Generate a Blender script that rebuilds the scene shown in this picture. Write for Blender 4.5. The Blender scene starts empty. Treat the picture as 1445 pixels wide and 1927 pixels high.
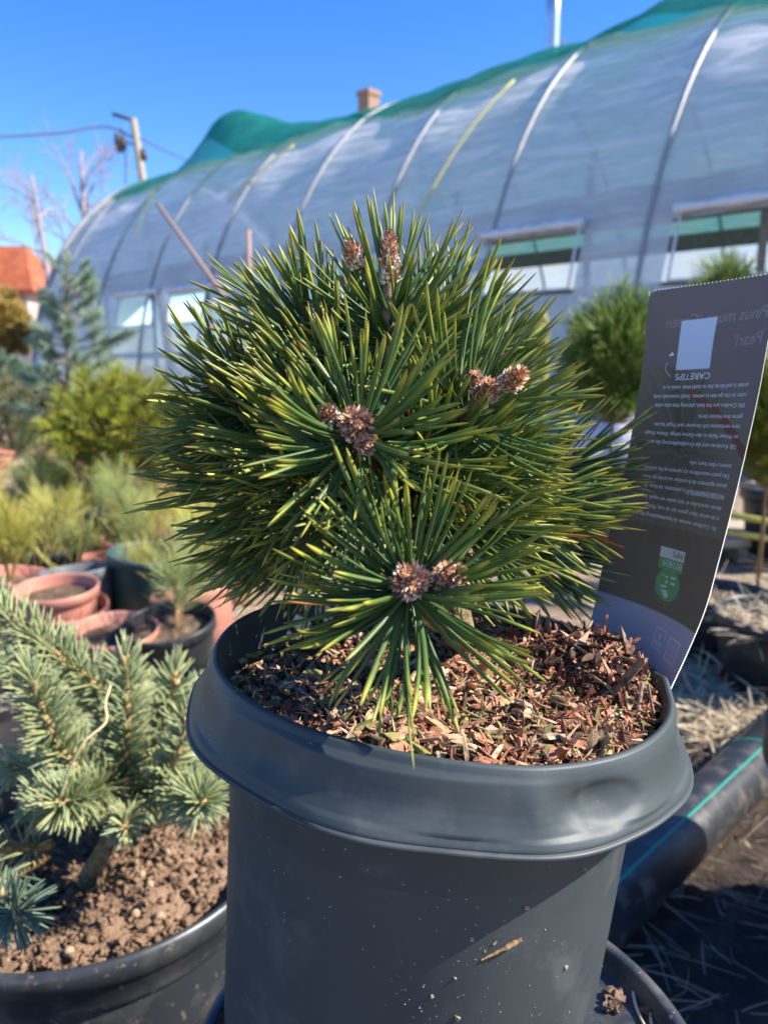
import bpy, math, random
import numpy as np
from mathutils import Vector, Matrix
R8 = np.random.RandomState
# ---------------------------------------------------------------- camera, sky, sun
H = 0.70                                        # height of the lens above the ground
G = H / .52
PITCH = math.radians(10.7)
FP, CX, CY = 1447.0, 722.5, 963.5               # focal length and centre, in photo pixels
Fv = np.array([0, math.cos(PITCH), -math.sin(PITCH)]); Uv = np.array([0, math.sin(PITCH), math.cos(PITCH)]); Rv = np.array([1., 0, 0])
scene = bpy.context.scene
cam = bpy.data.cameras.new("Camera"); camo = bpy.data.objects.new("Camera", cam)
scene.collection.objects.link(camo); scene.camera = camo
camo.location = (0, 0, H); camo.rotation_euler = (math.radians(90) - PITCH, 0, 0)
cam.sensor_fit = 'HORIZONTAL'; cam.sensor_width = 36; cam.lens = 36 * FP / 1445
cam.clip_start = 0.01; cam.clip_end = 3000
cam.dof.use_dof = True; cam.dof.focus_distance = 0.29; cam.dof.aperture_fstop = 17; cam.dof.aperture_blades = 0
SUN_EL = math.radians(40); SUN_AZ = math.radians(95)      # azimuth from +Y towards +X
SV = Vector((math.sin(SUN_AZ) * math.cos(SUN_EL), math.cos(SUN_AZ) * math.cos(SUN_EL), math.sin(SUN_EL)))
w = bpy.data.worlds.new("World"); scene.world = w; w.use_nodes = True
nt = w.node_tree; bg = nt.nodes["Background"]
sky = nt.nodes.new("ShaderNodeTexSky"); sky.sky_type = 'NISHITA'; sky.sun_disc = False
sky.sun_elevation = SUN_EL; sky.sun_rotation = SUN_AZ; sky.altitude = 300; sky.air_density = 1.0; sky.dust_density = 0.25; sky.ozone_density = 3.0
hs = nt.nodes.new("ShaderNodeHueSaturation"); hs.inputs['Saturation'].default_value = 1.34; hs.inputs['Hue'].default_value = .513
nt.links.new(sky.outputs[0], hs.inputs['Color']); nt.links.new(hs.outputs[0], bg.inputs[0]); bg.inputs[1].default_value = 0.12
sl = bpy.data.lights.new("Sun", 'SUN'); sl.energy = 5.0; sl.angle = math.radians(0.5); sl.color = (1, .94, .83)
so = bpy.data.objects.new("Sun", sl); scene.collection.objects.link(so)
so.rotation_euler = SV.to_track_quat('Z', 'Y').to_euler(); so.location = SV * 50
scene.view_settings.view_transform = 'Standard'; scene.view_settings.look = 'None'
scene.view_settings.exposure = 1.2; scene.view_settings.gamma = 1
scene.render.engine = 'CYCLES'
scene.cycles.transparent_max_bounces = 16; scene.cycles.max_bounces = 8

# ---------------------------------------------------------------- helpers
def nrm(v):
    v = np.asarray(v, float); return v / (np.linalg.norm(v, axis=-1, keepdims=True) + 1e-12)
def pt(px, py, d):                               # a point seen at photo pixel (px,py), d metres in front of the lens
    return (Fv + Rv * ((px - CX) / FP) - Uv * ((py - CY) / FP)) * d + np.array([0, 0, H])
def vd(x, y, z):                                 # direction: right, up, towards the lens
    return nrm(Rv * x + Uv * y - Fv * z)
def onz(px, py, z=0.0):
    d = Fv + Rv * ((px - CX) / FP) - Uv * ((py - CY) / FP)
    return d * ((z - H) / d[2]) + np.array([0, 0, H])

class MB:
    def __init__(s): s.V = []; s.Q = []; s.T = []; s.A = {}; s.n = 0; s.at = []
    def add(s, V, Q=None, T=None, **at):
        V = np.asarray(V, float).reshape(-1, 3)
        if Q is not None and len(Q): s.Q.append(np.asarray(Q).reshape(-1, 4) + s.n)
        if T is not None and len(T): s.T.append(np.asarray(T).reshape(-1, 3) + s.n)
        s.V.append(V); s.at.append((len(V), at)); s.n += len(V); return s
    def build(s, name, mat, parent=None, smooth=True, label=None):
        V = np.concatenate(s.V); off = np.zeros(3)
        if parent is not None: off = np.array(rootloc(parent))
        V = V - off
        Q = np.concatenate(s.Q) if s.Q else np.zeros((0, 4), int); T = np.concatenate(s.T) if s.T else np.zeros((0, 3), int)
        me = bpy.data.meshes.new(name)
        me.vertices.add(len(V)); me.vertices.foreach_set('co', V.astype(np.float32).ravel())
        nl = Q.size + T.size; me.loops.add(nl); me.polygons.add(len(Q) + len(T))
        me.loops.foreach_set('vertex_index', np.concatenate([Q.ravel(), T.ravel()]).astype(np.int32))
        st = np.concatenate([np.arange(len(Q)) * 4, Q.size + np.arange(len(T)) * 3]).astype(np.int32)
        me.polygons.foreach_set('loop_start', st)
        me.polygons.foreach_set('loop_total', np.concatenate([np.full(len(Q), 4), np.full(len(T), 3)]).astype(np.int32))
        me.polygons.foreach_set('use_smooth', np.full(len(Q) + len(T), bool(smooth)))
        keys = set(k for _, a in s.at for k in a)
        for k in keys:
            if k == 'col':
                arr = np.concatenate([np.broadcast_to(np.asarray(a.get('col', (0, 0, 0)), float), (n, 3)) for n, a in s.at])
                ca = me.attributes.new('col', 'FLOAT_COLOR', 'POINT'); ca.data.foreach_set('color', np.c_[arr, np.ones(len(arr))].astype(np.float32).ravel())
            else:
                arr = np.concatenate([np.broadcast_to(np.asarray(a.get(k, 0.), float), (n,)) for n, a in s.at])
                fa = me.attributes.new(k, 'FLOAT', 'POINT'); fa.data.foreach_set('value', arr.astype(np.float32))
        me.update(calc_edges=True); me.validate()
        if mat: me.materials.append(mat)
        o = bpy.data.objects.new(name, me); scene.collection.objects.link(o)
        if parent is not None: o.parent = parent
        if label: o['label'] = label
        return o
def rootloc(o):
    while o.parent: o = o.parent
    return o.location
def tag(o, label=None, cat=None, group=None, kind=None):
    if label: o['label'] = label
    if cat: o['category'] = cat
    if group: o['group'] = group
    if kind: o['kind'] = kind
    return o
def empty(name, loc, label, cat, group=None):
    o = bpy.data.objects.new(name, None); scene.collection.objects.link(o); o.location = tuple(loc); o.empty_display_size = .02
    return tag(o, label, cat, group)
def copy_tree(o, parent=None):
    c = o.copy(); scene.collection.objects.link(c); c.parent = parent
    for ch in list(o.children): copy_tree(ch, c)
    return c

def tube(path, rad, sides=8, cap=True, flat=1.0):
    P = np.asarray(path, float); n = len(P); rad = np.broadcast_to(np.asarray(rad, float), (n,))
    T = nrm(np.gradient(P, axis=0)); ref = np.array([0, 0, 1.]) if abs(T[0][2]) < .9 else np.array([1., 0, 0])
    a = nrm(np.cross(T[0], ref)); V = []
    th = np.arange(sides) * 2 * math.pi / sides
    for i in range(n):
        a = nrm(a - T[i] * (a @ T[i])); b = np.cross(T[i], a)
        V.append(P[i] + rad[i] * (np.outer(np.cos(th), a) + flat * np.outer(np.sin(th), b)))
    V = np.concatenate(V); i = np.arange(n - 1)[:, None] * sides; j = np.arange(sides)[None]; k = (j + 1) % sides
    Q = np.stack([i + j, i + k, i + sides + k, i + sides + j], -1).reshape(-1, 4); Tt = []
    if cap:
        c0, c1 = len(V), len(V) + 1; V = np.concatenate([V, P[:1], P[-1:]]); m = (n - 1) * sides
        Tt = [(c0, (q + 1) % sides, q) for q in range(sides)] + [(c1, m + q, m + (q + 1) % sides) for q in range(sides)]
    return V, Q, Tt
def spline(pts, n):
    P = np.asarray(pts, float); d = np.r_[0, np.cumsum(np.linalg.norm(np.diff(P, axis=0), axis=1))]
    if len(P) < 3: return np.stack([np.interp(np.linspace(0, d[-1], n), d, P[:, k]) for k in range(3)], 1)
    m = np.gradient(P, d, axis=0); t = np.linspace(0, d[-1], n); i = np.clip(np.searchsorted(d, t) - 1, 0, len(P) - 2)
    h = (d[i + 1] - d[i])[:, None]; u = (t - d[i])[:, None] / h
    return (2*u**3-3*u**2+1)*P[i] + (u**3-2*u**2+u)*h*m[i] + (-2*u**3+3*u**2)*P[i+1] + (u**3-u**2)*h*m[i+1]
def lathe(prof, n, C, ax=(0, 0, 1), e1=(1, 0, 0), disp=None, arc=None):
    ax = nrm(ax); e1 = nrm(np.asarray(e1, float) - ax * (np.asarray(e1) @ ax)); e2 = np.cross(ax, e1)
    th = np.arange(n) * 2 * math.pi / n; V = []
    for r, z in prof:
        rr = np.full(n, float(r)); zz = np.full(n, float(z))
        if disp: rr, zz = disp(rr, zz, th)
        V.append(np.asarray(C) + (rr * np.cos(th))[:, None] * e1 + (rr * np.sin(th))[:, None] * e2 + zz[:, None] * ax)
    V = np.concatenate(V); i = np.arange(len(prof) - 1)[:, None] * n; j = np.arange(n)[None]; k = (j + 1) % n
    return V, np.stack([i + j, i + k, i + n + k, i + n + j], -1).reshape(-1, 4)
def box(c, s, M=None):
    V = np.array([(x, y, z) for x in (-.5, .5) for y in (-.5, .5) for z in (-.5, .5)]) * np.asarray(s, float)
    if M is not None: V = V @ np.asarray(M).T
    return V + np.asarray(c, float), [(0, 1, 3, 2), (4, 6, 7, 5), (0, 4, 5, 1), (2, 3, 7, 6), (0, 2, 6, 4), (1, 5, 7, 3)]
def needles(mb, P, D, B, L, W, prof=((0, .75), (.2, .95), (.45, 1), (.7, 1), (.88, .85), (.96, .5), (1, .06)), sides=5, flat=.6, seed=0, rr=None):
    g = R8(seed); N = len(P); P = np.asarray(P, float); D = nrm(D); L = np.broadcast_to(L, (N,)); W = np.broadcast_to(W, (N,))
    ts = np.array([a for a, _ in prof]); ws = np.array([b for _, b in prof]); K = len(ts)
    Cn = P[:, None] + L[:, None, None] * (D[:, None] * ts[None, :, None] + B[:, None] * (ts**2)[None, :, None])
    T = nrm(D[:, None] + 2 * B[:, None] * ts[None, :, None])
    ref = nrm(g.normal(size=(N, 3)))[:, None]; S = nrm(np.cross(T, np.broadcast_to(ref, T.shape))); Nn = np.cross(T, S)
    th = np.arange(sides) * 2 * math.pi / sides
    V = Cn[:, :, None] + (W[:, None, None, None] * .5 * ws[None, :, None, None]) * (np.cos(th)[:, None] * S[:, :, None] + flat * np.sin(th)[:, None] * Nn[:, :, None])
    b = np.arange(N)[:, None, None] * K * sides; i = np.arange(K - 1)[None, :, None] * sides; j = np.arange(sides)[None, None]; k = (j + 1) % sides
    Q = np.stack([b + i + j, b + i + k, b + i + sides + k, b + i + sides + j], -1).reshape(-1, 4)
    r = g.rand(N) if rr is None else rr
    mb.add(V.reshape(-1, 3), Q, t=np.broadcast_to(ts[None, :, None], (N, K, sides)).ravel(), r=np.repeat(r, K * sides))
LOW = ((0, .8), (.5, 1), (.85, .8), (1, .08))

# ---- materials
MATS = {}
def mat(name, col=(.5, .5, .5), rough=.6, spec=.4, noise=None, bump=None, attr=None, metal=0, trans=None, extra=None, coat=0):
    if name in MATS: return MATS[name]
    m = bpy.data.materials.new(name); m.use_nodes = True; n = m.node_tree.nodes; l = m.node_tree.links; b = n["Principled BSDF"]
    b.inputs['Roughness'].default_value = rough; b.inputs['Specular IOR Level'].default_value = spec; b.inputs['Metallic'].default_value = metal
    b.inputs['Coat Weight'].default_value = coat
    tc = n.new('ShaderNodeTexCoord'); c = None
    if attr: a = n.new('ShaderNodeAttribute'); a.attribute_name = attr; c = a.outputs['Color']
    else: q = n.new('ShaderNodeRGB'); q.outputs[0].default_value = (*col, 1); c = q.outputs[0]
    def noise_tex(scale, detail=6, stretch=None, rgh=.6):
        t = n.new('ShaderNodeTexNoise'); t.inputs['Scale'].default_value = scale; t.inputs['Detail'].default_value = detail; t.inputs['Roughness'].default_value = rgh
        if stretch:
            mp = n.new('ShaderNodeMapping'); mp.inputs['Scale'].default_value = stretch; l.new(tc.outputs['Object'], mp.inputs[0]); l.new(mp.outputs[0], t.inputs['Vector'])
        else: l.new(tc.outputs['Object'], t.inputs['Vector'])
        return t
    for ns in (noise or []):                     # (scale, colour, lo, hi, amount[, stretch])
        t = noise_tex(ns[0], stretch=ns[5] if len(ns) > 5 else None)
        mr = n.new('ShaderNodeMapRange'); mr.inputs[1].default_value = ns[2]; mr.inputs[2].default_value = ns[3]; mr.inputs[4].default_value = ns[4]
        l.new(t.outputs[0], mr.inputs[0]); mx = n.new('ShaderNodeMix'); mx.data_type = 'RGBA'
        l.new(mr.outputs[0], mx.inputs[0]); l.new(c, mx.inputs[6]); mx.inputs[7].default_value = (*ns[1], 1); c = mx.outputs[2]
    l.new(c, b.inputs['Base Color'])
    if bump:
        t = noise_tex(bump[0], 8); bp = n.new('ShaderNodeBump'); bp.inputs['Strength'].default_value = bump[1]; bp.inputs['Distance'].default_value = bump[2]
        l.new(t.outputs[0], bp.inputs['Height']); l.new(bp.outputs[0], b.inputs['Normal'])
    if extra: extra(m, n, l, b, tc, c)
    MATS[name] = m; return m
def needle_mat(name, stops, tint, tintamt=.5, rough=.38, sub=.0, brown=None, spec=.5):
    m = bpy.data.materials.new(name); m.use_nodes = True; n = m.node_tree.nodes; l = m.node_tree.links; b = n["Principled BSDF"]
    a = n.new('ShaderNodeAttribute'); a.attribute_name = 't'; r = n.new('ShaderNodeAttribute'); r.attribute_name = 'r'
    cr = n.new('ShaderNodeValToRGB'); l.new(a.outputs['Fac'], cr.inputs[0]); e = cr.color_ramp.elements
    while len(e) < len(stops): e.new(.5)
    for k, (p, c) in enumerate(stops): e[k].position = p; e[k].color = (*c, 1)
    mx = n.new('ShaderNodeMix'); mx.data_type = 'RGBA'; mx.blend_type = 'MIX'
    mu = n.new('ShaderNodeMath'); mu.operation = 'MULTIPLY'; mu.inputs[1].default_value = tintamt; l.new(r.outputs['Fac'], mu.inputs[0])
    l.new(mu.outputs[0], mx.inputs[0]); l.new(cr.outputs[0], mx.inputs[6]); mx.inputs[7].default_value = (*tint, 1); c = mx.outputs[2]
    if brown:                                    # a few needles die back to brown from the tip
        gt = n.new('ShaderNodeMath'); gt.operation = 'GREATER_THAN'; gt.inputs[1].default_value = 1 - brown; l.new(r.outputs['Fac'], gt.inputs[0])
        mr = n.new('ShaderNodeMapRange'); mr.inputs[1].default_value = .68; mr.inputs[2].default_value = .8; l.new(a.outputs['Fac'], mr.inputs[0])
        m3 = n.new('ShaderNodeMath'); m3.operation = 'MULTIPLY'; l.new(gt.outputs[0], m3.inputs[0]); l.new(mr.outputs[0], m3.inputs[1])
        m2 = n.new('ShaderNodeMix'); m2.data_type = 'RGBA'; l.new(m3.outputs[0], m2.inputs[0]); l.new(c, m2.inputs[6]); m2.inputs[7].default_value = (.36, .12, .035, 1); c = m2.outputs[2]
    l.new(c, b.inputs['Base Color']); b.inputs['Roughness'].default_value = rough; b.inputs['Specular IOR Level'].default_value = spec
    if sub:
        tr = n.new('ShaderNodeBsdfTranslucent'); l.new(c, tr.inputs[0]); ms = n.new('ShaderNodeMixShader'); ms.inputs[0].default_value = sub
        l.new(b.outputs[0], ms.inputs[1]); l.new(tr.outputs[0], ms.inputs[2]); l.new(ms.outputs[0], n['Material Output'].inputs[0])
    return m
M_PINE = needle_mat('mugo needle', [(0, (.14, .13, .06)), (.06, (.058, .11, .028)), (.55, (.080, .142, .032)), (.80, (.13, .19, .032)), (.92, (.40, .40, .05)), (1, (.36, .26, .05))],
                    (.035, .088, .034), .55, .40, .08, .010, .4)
M_SPRUCE = needle_mat('blue spruce needle', [(0, (.28, .22, .08)), (.3, (.35, .37, .14)), (.9, (.52, .52, .23)), (1, (.62, .55, .24))], (.28, .39, .25), .8, .45, .22)
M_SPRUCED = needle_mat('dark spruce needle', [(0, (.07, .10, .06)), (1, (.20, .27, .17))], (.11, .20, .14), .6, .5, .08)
M_SEED = needle_mat('seedling needle', [(0, (.38, .37, .15)), (.5, (.48, .54, .18)), (1, (.62, .56, .20))], (.42, .54, .25), .8, .5, .38)
M_SEEDY = needle_mat('yellow seedling needle', [(0, (.50, .44, .14)), (.5, (.66, .62, .13)), (1, (.74, .64, .20))], (.56, .60, .18), .6, .5, .38)
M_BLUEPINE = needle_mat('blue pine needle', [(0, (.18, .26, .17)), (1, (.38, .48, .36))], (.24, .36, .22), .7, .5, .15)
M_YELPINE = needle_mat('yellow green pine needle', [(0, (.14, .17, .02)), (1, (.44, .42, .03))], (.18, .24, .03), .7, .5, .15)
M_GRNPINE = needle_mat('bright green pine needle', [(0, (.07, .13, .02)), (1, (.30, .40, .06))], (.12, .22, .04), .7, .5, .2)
M_DUNPINE = needle_mat('dull bush leaf', [(0, (.08, .09, .04)), (1, (.20, .18, .08))], (.12, .14, .07), .7, .6, .1)
M_DRY = needle_mat('dry straw', [(0, (.62, .50, .33)), (1, (.78, .67, .48))], (.52, .41, .27), .7, .6, .1)
M_BARK = mat('branch bark', (.20, .13, .075), .85, .2, [(180, (.38, .27, .16), .45, .65, .8), (60, (.07, .045, .03), .5, .7, .7)], (240, .8, .002))
M_TRUNK = mat('mossy trunk bark', (.26, .19, .11), .9, .2, [(120, (.10, .065, .04), .45, .6, .9), (55, (.22, .25, .08), .5, .62, .8), (420, (.45, .38, .26), .55, .7, .7)], (160, 1, .004))
M_TWIG = mat('tan spruce twig', (.42, .27, .12), .75, .25, [(160, (.24, .14, .07), .45, .62, .8)], (220, .6, .002))

# ---------------------------------------------------------------- ground
def ground_h(x, y):
    return 0.004 * np.sin(x * 23 + 1.3) * np.cos(y * 19) + .003 * np.sin(x * 57 + y * 41)
xs = np.r_[-1500, -300, -60, -20, -8, -4, np.arange(-2.5, 2.51, .06), 4, 8, 20, 60, 300, 1500]; ys = np.r_[-300, -40, -5, -1, np.arange(-.3, 4.2, .06), 6, 9, 14, 25, 60, 300, 2500]
X, Y = np.meshgrid(xs, ys); Z = ground_h(X, Y) * (np.abs(X) < 3) * (Y < 5) - .004
nx, ny = len(xs), len(ys); i = np.arange(ny - 1)[:, None] * nx; j = np.arange(nx - 1)[None]
mb = MB().add(np.stack([X, Y, Z], -1).reshape(-1, 3), np.stack([i + j, i + j + 1, i + nx + j + 1, i + nx + j], -1).reshape(-1, 4))
M_SOIL = mat('dry soil', (.38, .27, .20), .95, .15, [(3, (.50, .40, .27), .45, .65, .8), (40, (.09, .065, .045), .48, .66, .7), (300, (.36, .29, .20), .58, .7, .6)], (90, .9, .02))
tag(mb.build('ground', M_SOIL), kind='structure')
# woven weed-control cloth under the pots near the lens
xs = np.arange(-2.6, .30, .05); ys = np.arange(-.25, 1.8, .05); X, Y = np.meshgrid(xs, ys); Z = ground_h(X, Y) + .004 + .003 * np.sin(X * 31 + Y * 12) ** 2
nx, ny = len(xs), len(ys); i = np.arange(ny - 1)[:, None] * nx; j = np.arange(nx - 1)[None]
def weave(m, n, l, b, tc, c):
    wv = n.new('ShaderNodeTexWave'); wv.inputs['Scale'].default_value = 220; l.new(tc.outputs['Object'], wv.inputs[0])
    wv2 = n.new('ShaderNodeTexWave'); wv2.bands_direction = 'Y'; wv2.inputs['Scale'].default_value = 220; l.new(tc.outputs['Object'], wv2.inputs[0])
    ad = n.new('ShaderNodeMath'); l.new(wv.outputs['Fac'], ad.inputs[0]); l.new(wv2.outputs['Fac'], ad.inputs[1])
    bp = n.new('ShaderNodeBump'); bp.inputs['Distance'].default_value = .001; l.new(ad.outputs[0], bp.inputs['Height']); l.new(bp.outputs[0], b.inputs['Normal'])
M_CLOTH = mat('woven ground cloth', (.022, .022, .026), .65, .3, [(9, (.10, .075, .055), .5, .68, .8), (160, (.20, .16, .12), .6, .72, .7)], extra=weave)
mb = MB().add(np.stack([X, Y, Z], -1).reshape(-1, 3), np.stack([i + j, i + j + 1, i + nx + j + 1, i + nx + j], -1).reshape(-1, 4))
tag(mb.build('ground_cloth', M_CLOTH), kind='structure')

# earth right of the pot, its colour darkened to stand in for shade
g = R8(19); xs = np.arange(.22, 1.3, .012); ys = np.arange(.30, 1.45, .012); X, Y = np.meshgrid(xs, ys)
Z = .006 + .006 * np.sin(X * 21 + Y * 9) * np.cos(Y * 27) + .005 * np.sin(X * 63 + 2) * np.sin(Y * 55 + X * 14) + g.rand(*X.shape) * .006
nx, ny = len(xs), len(ys); i = np.arange(ny - 1)[:, None] * nx; j = np.arange(nx - 1)[None]
M_EARTH = mat('shade dark earth', (.055, .042, .035), .95, .15, [(30, (.12, .085, .06), .48, .66, .8), (220, (.20, .15, .11), .60, .72, .6)], (150, .9, .006))  # low colour carries the shade on this ground, not moisture
tag(MB().add(np.stack([X, Y, Z], -1).reshape(-1, 3), np.stack([i + j, i + j + 1, i + nx + j + 1, i + nx + j], -1).reshape(-1, 4)).build('earth', M_EARTH), kind='structure')
# ---------------------------------------------------------------- polytunnel
n_ = np.array([.6889, .72485, 0]); d_ = np.array([-.72485, .6889, 0]); TD = 4.5 * G; TW = 2.5 * G; TH = 3.32 * G
def tp(s, th, grow=0.0):                        # th 0 = near foot, pi = far foot
    s = np.asarray(s, float); th = np.asarray(th, float)
    u = TW - (TW + grow) * np.cos(th); z = (TH + grow) * np.sin(th)
    return (TD + u)[..., None] * n_ + G * s[..., None] * d_ + z[..., None] * np.array([0, 0, 1.])
def grid_q(a, b, keep=None):
    i = np.arange(a - 1)[:, None] * b; j = np.arange(b - 1)[None]
    Q = np.stack([i + j, i + j + 1, i + b + j + 1, i + b + j], -1)
    return Q.reshape(-1, 4) if keep is None else Q[keep].reshape(-1, 4)
S0, S1 = -5.0, 11.0
tunnel = empty('polytunnel', TD * n_ + TW * n_ + 3 * d_, 'long arched plastic greenhouse tunnel with clear cloudy film and green net on its ridge', 'greenhouse')
def film_extra(m, n, l, b, tc, c):
    l.new
    mp = n.new('ShaderNodeMapping'); mp.inputs['Rotation'].default_value = (0, 0, math.radians(43.6)); l.new(tc.outputs['Object'], mp.inputs[0])
    mp2 = n.new('ShaderNodeMapping'); mp2.inputs['Scale'].default_value = (.55, 2.4, 5.2); l.new(mp.outputs[0], mp2.inputs[0])
    t = n.new('ShaderNodeTexNoise'); t.inputs['Scale'].default_value = 1.6; t.inputs['Detail'].default_value = 7; t.inputs['Distortion'].default_value = 1.2; t.inputs['Roughness'].default_value = .62; l.new(mp2.outputs[0], t.inputs[0])
    sx = n.new('ShaderNodeSeparateXYZ'); l.new(tc.outputs['Object'], sx.inputs[0])
    hz = n.new('ShaderNodeMapRange'); hz.inputs[1].default_value = 1.9; hz.inputs[2].default_value = 3.4; hz.inputs[3].default_value = .12; hz.inputs[4].default_value = 1.0; l.new(sx.outputs[2], hz.inputs[0])
    st = n.new('ShaderNodeMapRange'); st.inputs[1].default_value = .485; st.inputs[2].default_value = .58; l.new(t.outputs[0], st.inputs[0])
    ml = n.new('ShaderNodeMath'); ml.operation = 'MULTIPLY'; l.new(hz.outputs[0], ml.inputs[0]); l.new(st.outputs[0], ml.inputs[1])
    t2 = n.new('ShaderNodeTexNoise'); t2.inputs['Scale'].default_value = 1.1; t2.inputs['Detail'].default_value = 4; l.new(tc.outputs['Object'], t2.inputs[0])
    bp = n.new('ShaderNodeBump'); bp.inputs['Strength'].default_value = .6; bp.inputs['Distance'].default_value = .07; l.new(t.outputs[0], bp.inputs['Height'])
    b.inputs['Base Color'].default_value = (.34, .42, .52, 1); b.inputs['Roughness'].default_value = .42; b.inputs['Specular IOR Level'].default_value = .3; l.new(bp.outputs[0], b.inputs['Normal'])
    for lk in list(b.inputs['Base Color'].links): m.node_tree.links.remove(lk)
    mx = n.new('ShaderNodeMix'); mx.data_type = 'RGBA'; l.new(ml.outputs[0], mx.inputs[0]); mx.inputs[6].default_value = (.72, .77, .78, 1); mx.inputs[7].default_value = (.95, .94, .92, 1); l.new(mx.outputs[2], b.inputs['Base Color'])
    tl = n.new('ShaderNodeBsdfTranslucent'); l.new(mx.outputs[2], tl.inputs[0])
    m1 = n.new('ShaderNodeMixShader'); m1.inputs[0].default_value = .28; l.new(b.outputs[0], m1.inputs[1]); l.new(tl.outputs[0], m1.inputs[2])
    tr = n.new('ShaderNodeBsdfTransparent'); tr.inputs[0].default_value = (.86, .92, 1, 1)
    m2 = n.new('ShaderNodeMixShader'); fa = n.new('ShaderNodeMapRange'); fa.inputs[1].default_value = .35; fa.inputs[2].default_value = .65; fa.inputs[3].default_value = .30; fa.inputs[4].default_value = .14; l.new(t2.outputs[0], fa.inputs[0])
    sb = n.new('ShaderNodeMath'); sb.operation = 'MULTIPLY_ADD'; sb.inputs[1].default_value = -.28; l.new(ml.outputs[0], sb.inputs[0]); l.new(fa.outputs[0], sb.inputs[2])
    l.new(sb.outputs[0], m2.inputs[0]); l.new(m1.outputs[0], m2.inputs[1]); l.new(tr.outputs[0], m2.inputs[2]); l.new(m2.outputs[0], n['Material Output'].inputs[0])
M_FILM = mat('tunnel film', (.4, .45, .5), .25, .5, extra=film_extra)
ths = np.linspace(0, math.pi, 73); ss = np.arange(S0, S1 + .01, .1)
SS, TT = np.meshgrid(ss, ths, indexing='ij'); g = R8(3)
sag = -.05 * np.abs(np.sin(math.pi * (SS - 2.25) / 1.18)) * np.sin(TT) - .012 * np.sin(SS * 9 + 5 * TT) * np.sin(TT * 14 + SS)
FV = tp(SS, TT); nor = nrm(np.stack([-(TH * np.cos(TT)), TW * np.sin(TT)], -1)); FV = FV + sag[..., None] * (nor[..., :1] * n_ + nor[..., 1:] * np.array([0, 0, 1.]))
WIN = [(a_, b_ * G, c_ * G, e_) for a_, b_, c_, e_ in ((2.72, 1.02, 1.43, .75), (-.2, 1.02, 1.43, 2.25), (6.85, .96, 1.32, .8), (7.95, .96, 1.34, .85), (4.4, 1.0, 1.38, .8), (-3.4, 1.02, 1.43, 2.4))]   # s start, z low, z high, length
zc = FV[:-1, :-1, 2] * .5 + FV[1:, 1:, 2] * .5; sc = SS[:-1, :-1] + .05; near = TT[:-1, :-1] < 1.2; keep = np.ones(zc.shape, bool)
for s0, z0, z1, ln in WIN: keep &= ~(near & (sc > s0) & (sc < s0 + ln) & (zc > z0) & (zc < z1))
MB().add(FV.reshape(-1, 3), grid_q(len(ss), len(ths), keep)).build('film_cover', M_FILM, tunnel)
M_WHITE = mat('white plastic', (.62, .64, .68), .45, .4, [(8, (.40, .40, .44), .5, .7, .6)])
M_HOOP = mat('galvanised hoop', (.26, .27, .29), .4, .5, [(12, (.40, .38, .36), .5, .65, .7)], metal=.0)
def th_of(z): return math.asin(min(1, z / TH))
for s0, z0, z1, ln in WIN:
    a, b = th_of(z0), th_of(z1); m = MB()
    for s in (s0, s0 + ln): m.add(*tube(tp(np.full(8, s), np.linspace(a, b, 8), .02), .012, 6))
    for t in (a,): m.add(*tube(tp(np.linspace(s0, s0 + ln, 6), np.full(6, t), .02), .012, 6))
    m.add(*tube(tp(np.linspace(s0 - .03, s0 + ln + .03, 24), np.full(24, b), .05), .045 + .01 * np.sin(np.arange(24) * 1.7), 8))
    m.build('window_frame', M_WHITE, tunnel)
HS = [2.25 - 1.18 * k for k in range(1, 7)] + [2.25 + 1.18 * k for k in range(0, 8)]
for s in HS: MB().add(*tube(tp(np.full(40, s), np.linspace(0, math.pi, 40), .012), .022, 8)).build('hoop', M_HOOP, tunnel)
for s in (S0, S1): MB().add(*tube(tp(np.full(40, s), np.linspace(0, math.pi, 40), .015), .05, 8)).build('end_hoop', M_HOOP, tunnel)
# end walls: film sheets
for s in (S1, S0):
    V = tp(np.full(31, s), np.linspace(0, math.pi, 31)); c = V.mean(0); V = np.concatenate([V, [c]])
    MB().add(V, T=[(q, q + 1, 31) for q in range(30)]).build('end_wall', M_FILM, tunnel)
# timber rails inside the near and far wall, work bench, dim planting inside
M_WOOD = mat('grey weathered timber', (.27, .24, .21), .8, .2, [(20, (.15, .13, .12), .45, .65, .8)])
def beam(u, s0, s1, z0, z1, th=.05):
    c = n_ * (TD + u * G) + d_ * G * (s0 + s1) / 2 + np.array([0, 0, G * (z0 + z1) / 2]); return box(c, (G * (s1 - s0), th, G * (z1 - z0)), np.stack([d_, n_, [0, 0, 1]], 1))
m = MB()
for u, z0, z1 in ((.62, 1.45, 1.70), (.62, .62, .70), (4.55, .02, 1.50), (4.40, 1.80, 1.98)): m.add(*beam(u, S0 + .2, S1 - .2, z0, z1))
m.build('side_rail', M_WOOD, tunnel, smooth=False)
for s in np.arange(S0 + .8, S1, 1.18): MB().add(*tube([n_ * (TD + .62 * G) + d_ * s * G, n_ * (TD + .62 * G) + d_ * s * G + [0, 0, 1.9 * G]], .035, 6)).build('inner_post', M_WOOD, tunnel)
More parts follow.
